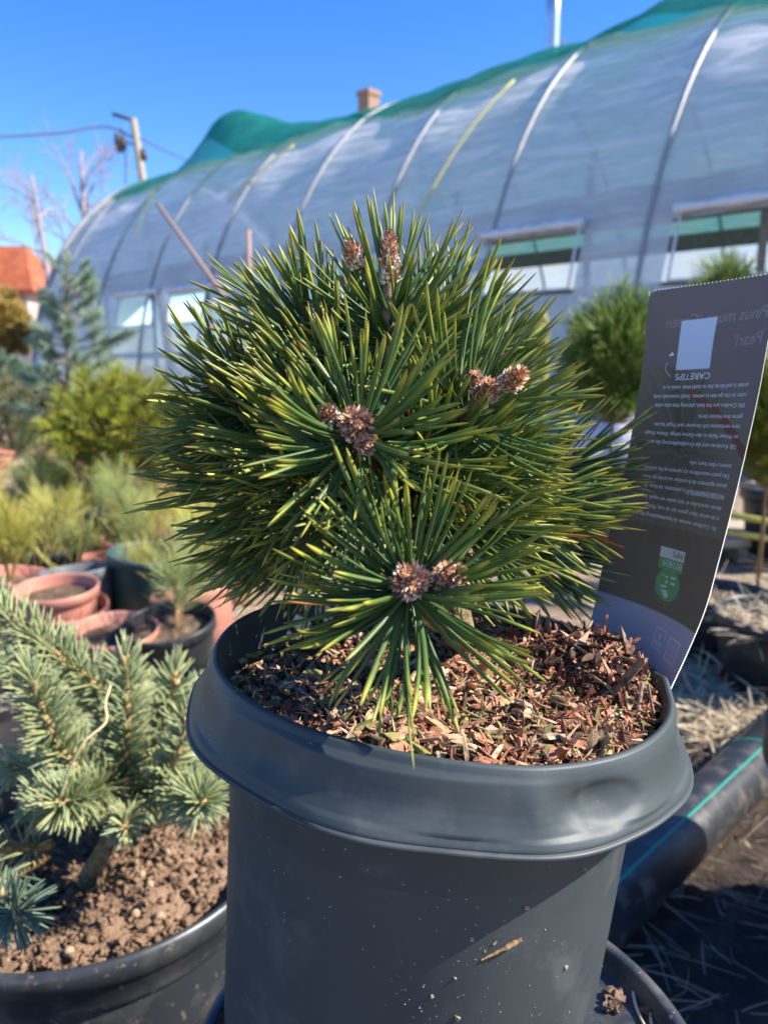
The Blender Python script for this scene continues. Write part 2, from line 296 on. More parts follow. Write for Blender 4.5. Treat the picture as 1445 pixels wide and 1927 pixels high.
# shade net over the ridge with a wind billow
def net_extra(m, n, l, b, tc, c):
    tr = n.new('ShaderNodeBsdfTransparent'); tr.inputs[0].default_value = (.5, .9, .8, 1); tl = n.new('ShaderNodeBsdfTranslucent'); tl.inputs[0].default_value = (.01, .26, .22, 1)
    m1 = n.new('ShaderNodeMixShader'); m1.inputs[0].default_value = .35; l.new(b.outputs[0], m1.inputs[1]); l.new(tl.outputs[0], m1.inputs[2])
    m2 = n.new('ShaderNodeMixShader'); m2.inputs[0].default_value = .28; l.new(m1.outputs[0], m2.inputs[1]); l.new(tr.outputs[0], m2.inputs[2]); l.new(m2.outputs[0], n['Material Output'].inputs[0])
M_NET = mat('green shade net', (.012, .15, .13), .7, .25, [(5, (.03, .26, .22), .45, .65, .7)], extra=net_extra)
a0 = math.acos((2.5 - 1.24) / 2.5); ths = np.linspace(a0, math.pi - .62, 44); ss = np.linspace(S0, S1 - .25, 260)
SS, TT = np.meshgrid(ss, ths, indexing='ij')
gr = .03 + .025 * np.sin(SS * 3.1) * np.sin(TT * 7) + .015 * np.sin(SS * 11 + 2 * TT)
bump = lambda x, c, wd: np.exp(-((x - c) / wd) ** 2)
up = .62 * bump(SS, 8.42, .62) * bump(TT, 1.22, .26) + .13 * bump(SS, 7.5, .6) * bump(TT, 1.22, .26) + .16 * bump(SS, 2.75, .6) * bump(TT, 1.25, .35) + .05 * bump(SS, 4.1, .3) * bump(TT, 1.2, .3)
TTs = TT + .05 * np.sin(SS * 2.3) * (TT < a0 + .1)
NV = tp(SS, TTs); NV = NV + gr[..., None] * (-(np.cos(TT))[..., None] * n_ + np.sin(TT)[..., None] * np.array([0, 0, 1.])) + up[..., None] * np.array([0, 0, 1.]) * 1.0
MB().add(NV.reshape(-1, 3), grid_q(len(ss), len(ths))).build('shade_net', M_NET, tunnel)
M_ROPE = mat('yellow rope', (.55, .50, .12), .6, .3)
for sa, sb, t0, t1 in ((4.2, 3.85, .50, .97), (7.12, 6.60, .72, .98), (8.87, 9.26, .66, .96)):
    MB().add(*tube(tp(np.linspace(sa, sb, 12), np.linspace(t0, t1, 12), .06), .012, 6)).build('tie_rope', M_ROPE, tunnel)
m = MB(); m.add(*beam(-.03, S0, S1, 0, .12, .04)); m.build('base_board', M_WOOD, tunnel, smooth=False)

# ---------------------------------------------------------------- house behind the tunnel: ridge, chimney, steel flue
house = empty('farmhouse', 14 * G * n_ + 1 * d_, 'farmhouse behind the plastic tunnel with brick chimney and tall shiny steel flue', 'house')
M_TILE = mat('brown roof tile', (.13, .075, .05), .8, .2, [(6, (.20, .12, .08), .45, .6, .8)], (30, .8, .05))
M_PLASTER = mat('pale plaster', (.45, .42, .36), .9, .2, [(2, (.33, .30, .26), .45, .65, .8)])
ez = np.array([0, 0, 1.]); O = 14 * G * n_
def hp(u, s, z): return O + G * (n_ * u + d_ * s + ez * z)
MB().add([hp(-3.4, -1.9, 3.4), hp(-3.4, 1.35, 3.4), hp(0, 1.35, 6.26), hp(0, -1.9, 6.26), hp(3.4, -1.9, 3.4), hp(3.4, 1.35, 3.4),
          hp(-3.4, -1.9, 3.25), hp(-3.4, 1.35, 3.25), hp(0, 1.35, 6.1), hp(0, -1.9, 6.1), hp(3.4, -1.9, 3.25), hp(3.4, 1.35, 3.25)],
         [(0, 3, 2, 1), (3, 4, 5, 2), (6, 7, 8, 9), (9, 8, 11, 10), (0, 1, 7, 6), (4, 10, 11, 5), (1, 2, 8, 7), (2, 5, 11, 8), (0, 6, 9, 3), (3, 9, 10, 4)]).build('roof', M_TILE, house, smooth=False)
m = MB(); m.add(*box(hp(0, -.28, 1.62), (2.9 * G, 6.2 * G, 3.24 * G), np.stack([d_, n_, [0, 0, 1]], 1)))
m.add([hp(-3.1, 1.17, 3.24), hp(3.1, 1.17, 3.24), hp(0, 1.17, 5.95)], T=[(0, 1, 2)]); m.add([hp(-3.1, -1.73, 3.24), hp(3.1, -1.73, 3.24), hp(0, -1.73, 5.95)], T=[(0, 2, 1)])
m.build('wall', M_PLASTER, house, smooth=False)
def brick_extra(m, n, l, b, tc, c):
    br = n.new('ShaderNodeTexBrick'); br.inputs['Scale'].default_value = 6; br.inputs['Color1'].default_value = (.33, .19, .12, 1); br.inputs['Color2'].default_value = (.22, .13, .09, 1); br.inputs['Mortar'].default_value = (.40, .36, .30, 1)
    mp = n.new('ShaderNodeMapping'); mp.inputs['Rotation'].default_value = (math.radians(90), 0, 0); l.new(tc.outputs['Object'], mp.inputs[0]); l.new(mp.outputs[0], br.inputs[0]); l.new(br.outputs[0], b.inputs['Base Color'])
M_BRICK = mat('old brick', (.3, .2, .15), .9, .2, extra=brick_extra)
def wpt(px, py, D):
    d = Fv + Rv * ((px - CX) / FP) - Uv * ((py - CY) / FP); return d * (D / (d @ n_)) + [0, 0, H]
cb = wpt(694, 235, 14.4 * G); ct = wpt(694, 180, 14.4 * G)
m = MB(); m.add(*box((cb[0], cb[1], (cb[2] - 1.6 + ct[2]) / 2), (.50, .50, ct[2] - cb[2] + 1.6), np.stack([d_, n_, [0, 0, 1]], 1)))
m.add(*box((cb[0], cb[1], ct[2] + .06), (.58, .58, .16), np.stack([d_, n_, [0, 0, 1]], 1)))
m.build('chimney', M_BRICK, house, smooth=False)
fb = wpt(1037, 120, 13.4 * G); M_STEEL = mat('bright steel flue', (.62, .66, .72), .28, .5, metal=.85)
fl = MB().add(*tube([fb + [0, 0, z] for z in (-2.2, 0, 1.0, 1.02, 1.04, 2.6)], [.175] * 6, 20)).build('flue_pipe', M_STEEL, house)
m = MB(); q = fb + np.array([.30, 0, 0]); m.add(*tube([q + [0, 0, -.6], q + [0, 0, .55]], .02, 6)); m.add(*tube([fb + [0, 0, .55], q + [0, 0, .55]], .02, 6)); m.add(*tube([fb + [-.14, 0, .55], fb + [.14, 0, .55]], .03, 6))
m.build('bracket', mat('rusty bracket', (.20, .11, .07), .8, .3), fl)

# ---------------------------------------------------------------- red tiled house, pole, bare trees at the left
hd = 42.0; A0 = pt(-260, 540, hd)
red = empty('red_roof_house', (A0[0] + 4, A0[1], 0), 'distant cottage with bright orange red hipped tile roof at far left', 'house')
def rp(px, py, d=hd): return pt(px, py, d)
M_RED = mat('orange red clay tile', (.36, .095, .045), .8, .2, [(1.5, (.48, .15, .07), .45, .6, .7)], (8, .6, .08))
e0, e1p, r1, r0 = rp(-300, 541), rp(62, 543), rp(26, 455), rp(-300, 455); bk = np.array([0, 9., 0]); mid = np.array([0, 4.5, 0])
r1, r0 = r1 * 1 + mid * .3, r0 + mid * .3
MB().add([e0, e1p, r1, r0, e0 + bk, e1p + bk, e0 - [0, 0, .12], e1p - [0, 0, .12], e1p + bk - [0, 0, .12], e0 + bk - [0, 0, .12]],
         [(0, 1, 2, 3), (4, 3, 2, 5), (0, 6, 7, 1), (1, 7, 8, 5), (6, 9, 8, 7), (0, 3, 4, 4)][:5], [(1, 5, 2), (0, 3, 4)]).build('roof', M_RED, red, smooth=False)
w0, w1 = e0 + [.5, .5, -.12], e1p + [-.6, .5, -.12]; hgt = w1[2]
MB().add(*box(((w0[0] + w1[0]) / 2, (w0[1] + w1[1]) / 2 + 4, hgt / 2), (w1[0] - w0[0], 8, hgt))).build('wall', mat('cottage wall', (.42, .36, .33), .9, .2, [(2, (.30, .2, .18), .45, .6, .8)]), red, smooth=False)
for px in (8, -120):
    c = rp(px, 558, hd); fr = MB().add(*box((c[0], w0[1] - .05, c[2]), (1.5, .12, .9))).build('window', mat('red window frame', (.42, .10, .10), .6, .3), red, smooth=False)
    MB().add(*box((c[0], w0[1] - .12, c[2]), (1.2, .04, .66))).build('pane', mat('dark glass', (.05, .06, .08), .1, .6), fr, smooth=False)
pd = 24.0
pb = pt(278, 400, pd); ptop = pt(251, 224, pd)
dirp = (ptop - pb); gz = pb - dirp * (pb[2] / dirp[2])
pole = empty('utility_pole', gz, 'wooden utility pole leaning behind the tunnel with crossarm and wires at left', 'pole')
MB().add(*tube([gz, pb, ptop], [.16, .12, .10], 10)).build('pole_shaft', mat('pole timber', (.36, .29, .20), .85, .2, [(14, (.22, .18, .13), .45, .6, .8)]), pole)
M_DARK = mat('dark iron', (.06, .055, .06), .6, .4)
MB().add(*tube([pt(212, 214, pd), pt(255, 226, pd)], .06, 6)).build('crossarm', M_DARK, pole)
m = MB()
for q in ((222, 262), (232, 268), (226, 275), (270, 290)): m.add(*tube([pt(q[0], q[1] - 9, pd), pt(q[0], q[1] + 9, pd)], [.10, .12], 8))
m.add(*tube([pt(215, 250, pd), pt(232, 262, pd), pt(250, 272, pd)], .03, 5)); m.add(*tube(spline([pt(228, 240, pd), pt(236, 290, pd), pt(236, 345, pd)], 8), .022, 5))
m.build('insulator_cluster', M_DARK, pole)
cab = MB().add(*tube(spline([pt(-200, 262, 20), pt(0, 257, 22), pt(110, 250, 23), pt(215, 241, pd), pt(256, 262, pd)], 30), .030, 5)).build('power_line', M_DARK)
tag(cab, 'thick dark overhead cable running left from the utility pole', 'cable')
cab = MB().add(*tube(spline([pt(258, 256, pd), pt(300, 278, 26), pt(330, 292, 28), pt(420, 330, 34)], 16), .026, 5)).build('power_line', M_DARK)
tag(cab, 'short overhead cable running right from the pole behind the net billow', 'cable')

def bare_tree(name, base, top, seed, label, spread=.6, n=9, lean=0):
    g = R8(seed); base = np.array(base); top = np.array(top); t = empty(name, (base[0], base[1], 0), label, 'tree', 'leafless trees behind the tunnel')
    b0 = np.array([base[0], base[1], 0.]); hgt = top[2]; mb = MB(); cr = MB()
    mb.add(*tube(spline([b0, b0 * .55 + top * .45 + [.1, 0, 0], top], 10), np.linspace(hgt * .022, hgt * .006, 10), 7))
    def br(p, d, L, r, dep):
        q = [p]; dd = d.copy()
        for k in range(4): dd = nrm(dd + g.normal(size=3) * .18 + [0, 0, .06]); q.append(q[-1] + dd * L / 4)
        cr.add(*tube(q, np.linspace(r, r * .35, 5), 5, cap=False))
        if dep < 4:
            for k in range(3 if dep < 3 else 2):
                s = q[2 + k % 3]; br(s, nrm(dd + g.normal(size=3) * .6), L * .62, r * .5, dep + 1)
    for k in range(n):
        f = .35 + .6 * k / n; p = b0 + (top - b0) * f
        az = g.rand() * 6.28; br(p, nrm([math.cos(az) * spread, math.sin(az) * spread, .7]), hgt * .28 * (1.1 - f * .5), hgt * .007, 0)
    mb.build('trunk', M_BB, t); cr.build('crown', M_BB, t); return t
M_BB = mat('grey purple bare bark', (.34, .28, .29), .9, .1)
bare_tree('bare_tree', pt(150, 600, 26), pt(152, 285, 26), 4, 'bare twiggy tree, taller and narrow, left of the utility pole', .35, 9)
bare_tree('bare_tree', pt(100, 600, 22), pt(60, 330, 22), 9, 'bare spreading tree with bent limbs above the red roof', .9, 8)

# ---------------------------------------------------------------- generic plants
def gp(px, py, d): return pt(px, py, d * G)
def bush(name, c, rx, rz, nsh, nn, L, W, m, label, cat, seed=0, group=None, trunk_r=.012, potinfo=None, flatb=.5, clump=.045):
    g = R8(seed); c = np.array(c, float); rx, rz, L, W, clump = rx * G, rz * G, L * G, W * G, clump * G; t = empty(name, (c[0], c[1], 0), label, cat, group)
    ph = np.arange(nsh) * 2.39996; zz = np.linspace(-.55, 1, nsh); rr = np.sqrt(np.clip(1 - zz**2, 0, 1)); tips = []; tr = MB(); cr = MB()
    for k in range(nsh):
        o = np.array([math.cos(ph[k]) * rr[k], math.sin(ph[k]) * rr[k], zz[k]]); j = .62 + .45 * g.rand()
        tip = c + o * [rx * j, rx * j, rz * j]; ax = nrm(o * [1, 1, .8] + [0, 0, .35] + g.normal(size=3) * .2)
        base = c + np.array([0, 0, -rz * .7]); tr.add(*tube(spline([base, base * .4 + tip * .6 - [0, 0, rz * .1], tip], 5), np.linspace(trunk_r * .5, trunk_r * .2, 5), 4))
        u = nrm(np.cross(ax, g.normal(size=3))); v = np.cross(ax, u); a = g.rand(nn) * 6.283; s = g.rand(nn) * clump; th = np.radians(18 + 55 * s / clump + g.rand(nn) * 12)
        D = np.cos(th)[:, None] * ax + np.sin(th)[:, None] * (np.cos(a)[:, None] * u + np.sin(a)[:, None] * v)
        needles(cr, tip - ax * s[:, None], D, ax[None] * .12 + g.normal(size=(nn, 3)) * .04, L * (.75 + .4 * g.rand(nn)), W, LOW, 3, .7, seed * 100 + k, rr=np.clip(g.rand(nn) * .5 + g.rand() * .5, 0, 1))
    tr.add(*tube([(c[0], c[1], .02 if potinfo is None else potinfo[1] - .03), c + [0, 0, -rz * .4], c + [0, 0, rz * .5]], [trunk_r, trunk_r * .8, trunk_r * .3], 6))
    tr.build('trunk', M_BARK, t); cr.build('crown', m, t); return t
def brush(cr, path, nn, L, W, seed, a0=35, a1=75, prof=LOW, sides=4, flat=.8, upb=0.0, tuft=.0, r0=0, r1=1, dens=None):
    g = R8(seed); P = np.asarray(path); seg = np.r_[0, np.cumsum(np.linalg.norm(np.diff(P, axis=0), axis=1))]; s = g.rand(nn) * seg[-1]
    if tuft: s = seg[-1] - (seg[-1] - s) * (1 - tuft * g.rand(nn))
    C = np.stack([np.interp(s, seg, P[:, k]) for k in range(3)], 1); T = nrm(np.stack([np.interp(s, seg, np.gradient(P, axis=0)[:, k]) for k in range(3)], 1))
    ref = nrm(g.normal(size=(nn, 3))); u = nrm(np.cross(T, ref)); th = np.radians(a0 + (a1 - a0) * g.rand(nn)); th = np.where(s > seg[-1] - L * .35, th * np.clip((seg[-1] - s) / (L * .35), .1, 1), th)
    D = nrm(np.cos(th)[:, None] * T + np.sin(th)[:, None] * u + [0, 0, upb])
    needles(cr, C, D, T * .10 + g.normal(size=(nn, 3)) * .03, L * (.8 + .35 * g.rand(nn)), W, prof, sides, flat, seed + 7, rr=r0 + (r1 - r0) * g.rand(nn))

POTMB = {}
def pot(name, base, r, h, m, label, group=None, soil=None, tilt=0, lipc=None, inner=None, taper=.78, cat='plant pot'):
    t = empty(name, base, label, cat, group); b = np.array(base, float)
    M = np.array([math.sin(tilt), 0, math.cos(tilt)])
    bodyp = [(r * taper * .02, 0.001), (r * taper, 0.001), (r * .94, h * .86), (r * .93, h * .9)]
    MB().add(*lathe(bodyp, 40, b, M)).build('body', m, t)
    MB().add(*lathe([(r * .94, h * .83), (r * 1.0, h * .84), (r * 1.01, h * .97), (r * 1.0, h), (r * .955, h), (r * .94, h * .97), (r * .90, h * .8), (r * .8, h * .55)], 40, b, M)).build('rim', m, t)
    if soil is not None:
        g = R8(5); nr = 9; na = 28; V = [b + M * h * soil]; 
        for k in range(1, nr + 1):
            for a in range(na): V.append(b + M * (h * soil + g.rand() * .006 * (k < nr)) + np.array([math.cos(a * 6.2832 / na), math.sin(a * 6.2832 / na), 0]) * r * .92 * k / nr * (1 if soil > .8 else .96))
        Q = [(1 + k * na + a, 1 + (k + 1) * na + a, 1 + (k + 1) * na + (a + 1) % na, 1 + k * na + (a + 1) % na) for k in range(nr - 1) for a in range(na)]
        MB().add(V, Q, [(0, 1 + a, 1 + (a + 1) % na) for a in range(na)]).build('soil', M_PSOIL, t)
    return t
M_PSOIL = mat('potting soil', (.12, .08, .055), .95, .1, [(70, (.26, .19, .12), .5, .66, .8)], (200, .9, .006))
M_TERRA = mat('faded terracotta plastic', (.44, .18, .13), .5, .4, [(14, (.58, .32, .25), .45, .65, .7)])
M_GREYP = mat('grey plastic', (.12, .13, .14), .5, .4, [(20, (.22, .21, .2), .5, .68, .6)])
M_GREENP = mat('dark green plastic', (.035, .075, .07), .42, .45, [(20, (.10, .14, .13), .5, .68, .6)])
M_BLACKP = mat('black plastic', (.018, .020, .025), .45, .45, [(26, (.09, .08, .07), .52, .7, .7)])

# the field of potted seedlings left of the pine
def seedling(seed, m, hgt=.20):
    g = R8(seed); cr = MB(); tr = MB(); t = empty('pine_seedling', (0, 0, 0), 'x', 'seedling')
    for k in range(4):
        az = g.rand() * 6.28; ln = hgt * (.6 + .5 * g.rand()); p = spline([(0, 0, 0), (.02 * math.cos(az), .02 * math.sin(az), ln * .5), (.07 * math.cos(az) * g.rand(), .07 * math.sin(az), ln)], 8)
        tr.add(*tube(p, np.linspace(.003, .0016, 8), 5)); brush(cr, p[2:], 62, .085, .0015, seed * 10 + k, 15, 60, LOW, 3, .7, upb=-.05)
        brush(cr, p[5:], 34, .078, .0015, seed * 10 + k + 5, 10, 70, LOW, 3, .7)
    tr.build('stem', M_TWIG, t); cr.build('foliage', m, t); return t
protos = [seedling(1, M_SEED), seedling(2, M_SEEDY), seedling(3, M_SEED, .24), seedling(4, M_SEEDY, .16), seedling(5, M_SEED, .15)]
POTP = [pot('seedling_pot', (0, 0, 0), .075, .115, mm, 'x', None, sl_) for mm, sl_ in ((M_TERRA, .8), (M_GREYP, .8), (M_GREENP, .72), (M_BLACKP, .8))]
CN = ['terracotta pink', 'grey', 'dark green', 'black']
used_p = set(); used_s = set(); Z = .115
# (px, py of the rim centre, scale, pot kind, seedling kind or None, label of pot, label of seedling)
SEEDS = [
 (120, 1135, .95, 0, None, 'terracotta pink plastic pot nested in another, above the spruce branch', None),
 (215, 1182, .9, 0, None, 'terracotta pink pot right of and below the two nested pots', None),
 (20, 1085, .95, 0, 1, 'faded pink pot at the left edge above the long spruce branch', 'yellow seedling in the faded pink pot at the left edge'),
 (275, 1042, 1.2, 2, None, 'wide dark green pot, empty and tilted, in the seedling rows', None),
 (165, 955, 1.0, 1, 0, 'pale grey pot upper middle of the seedling rows', 'green seedling in the pale grey pot of the rows'),
 (150, 1075, 1.0, 1, None, 'grey pot right behind the nested pink pots', None),
 (380, 1110, 1.0, 0, 3, 'pink pot close to the left rim of the big pine pot', 'short yellow seedling beside the left rim of the pine pot'),
 (330, 1165, 1.0, 3, 4, 'black pot under the low wispy seedling left of the pine pot', 'low wispy green seedling beside the left side of the pine pot'),
 (350, 950, 1.0, 0, None, 'pink pot half hidden by the lowest left needles of the pine', None),
 (250, 900, 1.0, 0, 1, 'pink pot in front of the yellow green pine bush', 'yellow seedling in front of the yellow green pine bush'),
 (60, 960, 1.0, 0, 0, 'pink pot among dense green seedlings at far left', 'dense green seedling at far left of the rows'),
 (60, 880, 1.0, 1, 2, 'grey pot of the far left back row', 'tall green seedling in the far left back row'),
 (160, 850, 1.0, 0, None, 'pink pot in the back row below the blue conifer', None),
 (340, 865, 1.0, 0, 4, 'pink pot at the right end of the back row', 'small green seedling at the right end of the back row'),
 (-60, 1020, 1.0, 3, 1, 'black pot cut by the left edge of the picture', 'yellow seedling cut by the left edge of the picture'),
 (90, 1030, 1.0, 3, 3, 'black pot between the grey and the pink pots at left', 'low yellow seedling between the grey and the pink pots'),
 (230, 980, 1.0, 3, 0, 'black pot just behind the wide dark green one', 'green seedling just behind the wide dark green pot'),
 (410, 1040, 1.0, 0, 1, 'pink pot behind the drooping left needles of the pine', 'yellow seedling behind the drooping left needles'),
 (-20, 930, 1.0, 0, 2, 'pink pot at the left edge in the second row from the back', 'tall seedling at the left edge, second row from back'),
 (440, 930, 1.0, 1, 4, 'grey pot hidden low behind the left of the pine', 'small seedling low behind the left of the pine'),
]
for px, py, sc_, pk, sk, lp, lsd in SEEDS:
    sc_ = sc_ * G; q = onz(px, py, Z * sc_); g = R8(int(px * 3 + py) % 9999)
    o = POTP[pk] if pk not in used_p else copy_tree(POTP[pk]); used_p.add(pk)
    o.location = (q[0], q[1], 0.006); o.scale = (sc_,) * 3; o.rotation_euler = (g.normal() * .08, g.normal() * .08, g.rand() * 6); tag(o, lp, 'plant pot', 'pots of the seedling rows')
    if px == 120:
        o2 = copy_tree(POTP[0]); o2.location = (q[0] - .01, q[1] - .005, .034 * G); o2.scale = (.95 * G,) * 3; o2.rotation_euler = (.05, -.06, 1); tag(o2, 'upper terracotta pink pot stacked inside the lower one', 'plant pot', 'pots of the seedling rows')
        tag(o, 'lower terracotta pink pot holding a second pot stacked in it', 'plant pot', 'pots of the seedling rows')
    if sk is not None:
        o = protos[sk] if sk not in used_s else copy_tree(protos[sk]); used_s.add(sk)
        o.location = (q[0], q[1], Z * sc_ * .8); o.rotation_euler = (g.normal() * .1, g.normal() * .1, g.rand() * 6.28); o.scale = (G * (.72 + .3 * g.rand()),) * 3; tag(o, lsd, 'seedling', 'pine seedlings in the rows')

gf = R8(88); nfill = 0
for k in range(160):                             # the crowd of seedlings between the named ones
    px, py = gf.uniform(-60, 470), gf.uniform(800, 1120); q = onz(px, py, .10)
    if q[0] > .05 - .25 * q[1] or nfill > 60 or py > 1100: continue
    o = copy_tree(protos[int(gf.randint(5))]); o.location = (q[0], q[1], .10); o.rotation_euler = (gf.normal() * .15, gf.normal() * .15, gf.rand() * 6.28); o.scale = (G * (.55 + .4 * gf.rand()) * (.8 if py > 950 else 1),) * 3; nfill += 1
    tag(o, 'wispy seedling lost in the blurred crowd between the seedling pots', 'seedling', 'blurred crowd of seedlings')
    if True:
        o = copy_tree(POTP[[0, 0, 1, 3, 0, 2][int(gf.randint(6))]]); o.location = (q[0] + gf.normal() * .04, q[1] + gf.normal() * .04, .006); o.rotation_euler = (gf.normal() * .12, gf.normal() * .12, 0); o.scale = (G * (.6 + .4 * gf.rand()),) * 3; tag(o, 'plain pot half buried in the blurred crowd of seedlings', 'plant pot', 'pots lost in the crowd of seedlings')
# conifers behind
bp = empty('blue_conifer', (*onz(130, 900)[:2], 0), 'slim upright blue green conifer with long side branch, before the left end of the tunnel', 'conifer')
bd = 4.0; tr = MB(); cr = MB(); trunk = spline([pt(135, 930, bd), pt(128, 760, bd), pt(126, 640, bd), pt(124, 540, bd), pt(126, 486, bd)], 16)
tr.add(*tube(trunk, np.linspace(.016, .005, 16), 7)); g = R8(31)
brush(cr, trunk[11:], 160, .060, .0036, 301, 20, 70, LOW, 3)
def bbranch(a, b, sd, n=150, L=.058):
    p = spline([a, (np.array(a) + b) / 2 - [0, 0, .012], b], 7); tr.add(*tube(p, np.linspace(.006, .003, 7), 5)); brush(cr, p[2:], n, L, .0036, sd, 20, 75, LOW, 3, tuft=.5)
bbranch(pt(128, 660, bd), pt(243, 628, bd - .1), 77, 260); bbranch(pt(127, 530, bd), pt(92, 480, bd), 78, 120, .035); bbranch(pt(127, 530, bd), pt(165, 492, bd), 79, 120, .035)
for k in range(46):
    f = k / 46; y = 545 + 250 * f ** .9; wd = 35 + 55 * f + 15 * g.rand(); a = g.rand() * 6.28
    b = pt(128 + wd * math.cos(a), y - 22 - 8 * g.rand(), bd + wd / 360 * math.sin(a) * .9); bbranch(pt(128, y, bd), b, 400 + k, 125)
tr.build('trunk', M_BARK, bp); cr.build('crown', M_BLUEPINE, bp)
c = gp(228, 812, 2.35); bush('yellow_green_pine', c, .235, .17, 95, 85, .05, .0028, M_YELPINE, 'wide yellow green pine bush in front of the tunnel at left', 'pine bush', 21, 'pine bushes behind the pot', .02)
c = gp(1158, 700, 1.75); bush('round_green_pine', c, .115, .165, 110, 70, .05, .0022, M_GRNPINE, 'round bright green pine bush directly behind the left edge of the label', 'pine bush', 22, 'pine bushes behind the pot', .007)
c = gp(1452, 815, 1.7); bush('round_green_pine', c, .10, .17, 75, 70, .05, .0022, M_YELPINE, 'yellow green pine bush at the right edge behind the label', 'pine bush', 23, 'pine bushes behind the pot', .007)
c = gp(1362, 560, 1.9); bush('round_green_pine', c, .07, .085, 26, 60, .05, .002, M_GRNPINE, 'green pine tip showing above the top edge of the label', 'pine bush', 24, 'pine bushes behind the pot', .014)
c = gp(20, 800, 4.5); bush('low_shrub', c, .50, .28, 80, 60, .08, .008, M_DUNPINE, 'dull olive brown shrub below the red roofed house', 'shrub', 26)
c = pt(8, 622, 17.0); bush('autumn_shrub', c, .36, .60, 60, 60, .16, .03, needle_mat('orange leaf', [(0, (.30, .17, .04)), (1, (.50, .30, .05))], (.25, .25, .08), .8, .6, .2), 'orange brown leafed shrub under the eave of the red roofed house', 'shrub', 27, trunk_r=.05)
c = gp(10, 715, 5.2); bush('dark_shrub', c, .24, .14, 50, 60, .07, .006, M_SPRUCED, 'dark low shrub at the left edge beside the tunnel end', 'shrub', 28)
c = pt(1022, 660, 4.0); t = empty('small_yellow_conifer', (c[0], c[1], 0), 'tiny upright yellow conifer showing right of the pine top', 'conifer'); cr = MB(); tr = MB()
p = spline([(c[0], c[1], 0), c, pt(1022, 604, 4.0)], 8); tr.add(*tube(p, .006, 5)).build('trunk', M_BARK, t); brush(cr, p[3:], 500, .06, .006, 5, 10, 40, LOW, 3); cr.build('crown', M_SEEDY, t)
# pots under the right-hand bushes
def tray(px, py, r, h, m, label, soil=.85, **k):
    r, h = r * G, h * G; q = onz(px, py, h); return pot('black_pot', (q[0], q[1], .006), r, h, m, label, 'large pots on the right', soil, **k)
tray(1350, 1118, .095, .13, M_BLACKP, 'large black pot in shade right behind the label')
tray(1160, 900, .14, .22, M_BLACKP, 'black pot carrying the round green pine behind the needles')
tray(1478, 1160, .105, .14, M_BLACKP, 'black pot at the right edge filled with pale straw')
tray(1500, 920, .14, .2, M_BLACKP, 'black pot carrying the yellow green pine at the right edge')
q = onz(1478, 1160, .14 * G)
cr = MB(); g = R8(8); P = np.array([q[0], q[1], .170]) + np.c_[(g.rand(260, 2) - .5) * .22, g.rand(260) * .01]; needles(cr, P, g.normal(size=(260, 3)) * [1, 1, .25] + [0, 0, .2], g.normal(size=(260, 3)) * .15, .07, .0035, LOW, 3, .5)
tag(cr.build('dry_straw', M_DRY), 'pale dry straw lying in the pot at the right edge', 'straw', kind='stuff')
# white crate-like film bundle between bush and tunnel
q = onz(1165, 800, .3)
rb = MB(); V, Q = lathe([(.02, 0), (.16, .0), (.19, .08), (.17, .2), (.12, .27), (.01, .28)], 24, (gp(1172, 860, 2.4)[0], gp(1172, 860, 2.4)[1], gp(1172, 860, 2.4)[2] - .05), disp=lambda r, z, th: (r * (1 + .12 * np.sin(th * 5) + .06 * np.sin(th * 11 + 9 * z)), z))
rb.add(V, Q); tag(rb.build('fleece_bundle', mat('crumpled pale fleece', (.55, .53, .66), .6, .3, bump=(14, .8, .03))), 'crumpled pale lilac fleece under the round green pine', 'fleece')
# bamboo rods and boards right of the label
M_CANE = mat('yellow green cane', (.52, .48, .10), .5, .4, [(30, (.36, .34, .12), .45, .65, .7)])
for k, (a, b) in enumerate((((1300, 955), (1600, 1010)), ((1280, 985), (1600, 1040)))):
    m = MB().add(*tube([gp(*a, 1.9), gp(*b, 1.75)], .010, 8)).build('cane', M_CANE); tag(m, ['upper yellow cane lying across behind the label', 'lower yellow cane lying across behind the label'][k], 'cane', 'canes behind the label')
m = MB(); c = onz(1500, 1000, .1); m.add(*box((c[0] + .2, c[1] + .1, .07), (1.7, .35, .03))); m.add(*box((c[0] - .2, c[1] + .1, .03), (.06, .3, .05))); m.add(*box((c[0] + .7, c[1] + .1, .03), (.06, .3, .05)))
tag(m.build('pallet_board', mat('bleached board', (.46, .38, .30), .8, .2, [(9, (.30, .24, .18), .45, .62, .8)]), smooth=False), 'bleached timber board lying under the canes behind the label', 'board')
# leaning stake in front of the tunnel
st = MB(); a = pt(297, 384, 2.6); b = pt(413, 545, 2.55); e = b + (b - a) * ((b[2] - 0) / (a[2] - b[2])); st.add(*tube([a, b, e], [.007, .0075, .008], 8))
tag(st.build('leaning_stake', mat('brown stake', (.33, .22, .19), .8, .2)), 'thin brown stake leaning in front of the tunnel, left of the pine top', 'stake')
st = MB(); a = pt(467, 432, 3.2); b = np.array([a[0], a[1], 0]); st.add(*tube([a, b], [.010, .012], 8)); tag(st.build('upright_stake', MATS['brown stake']), 'short upright brown stake top showing over the upper left needles', 'stake')

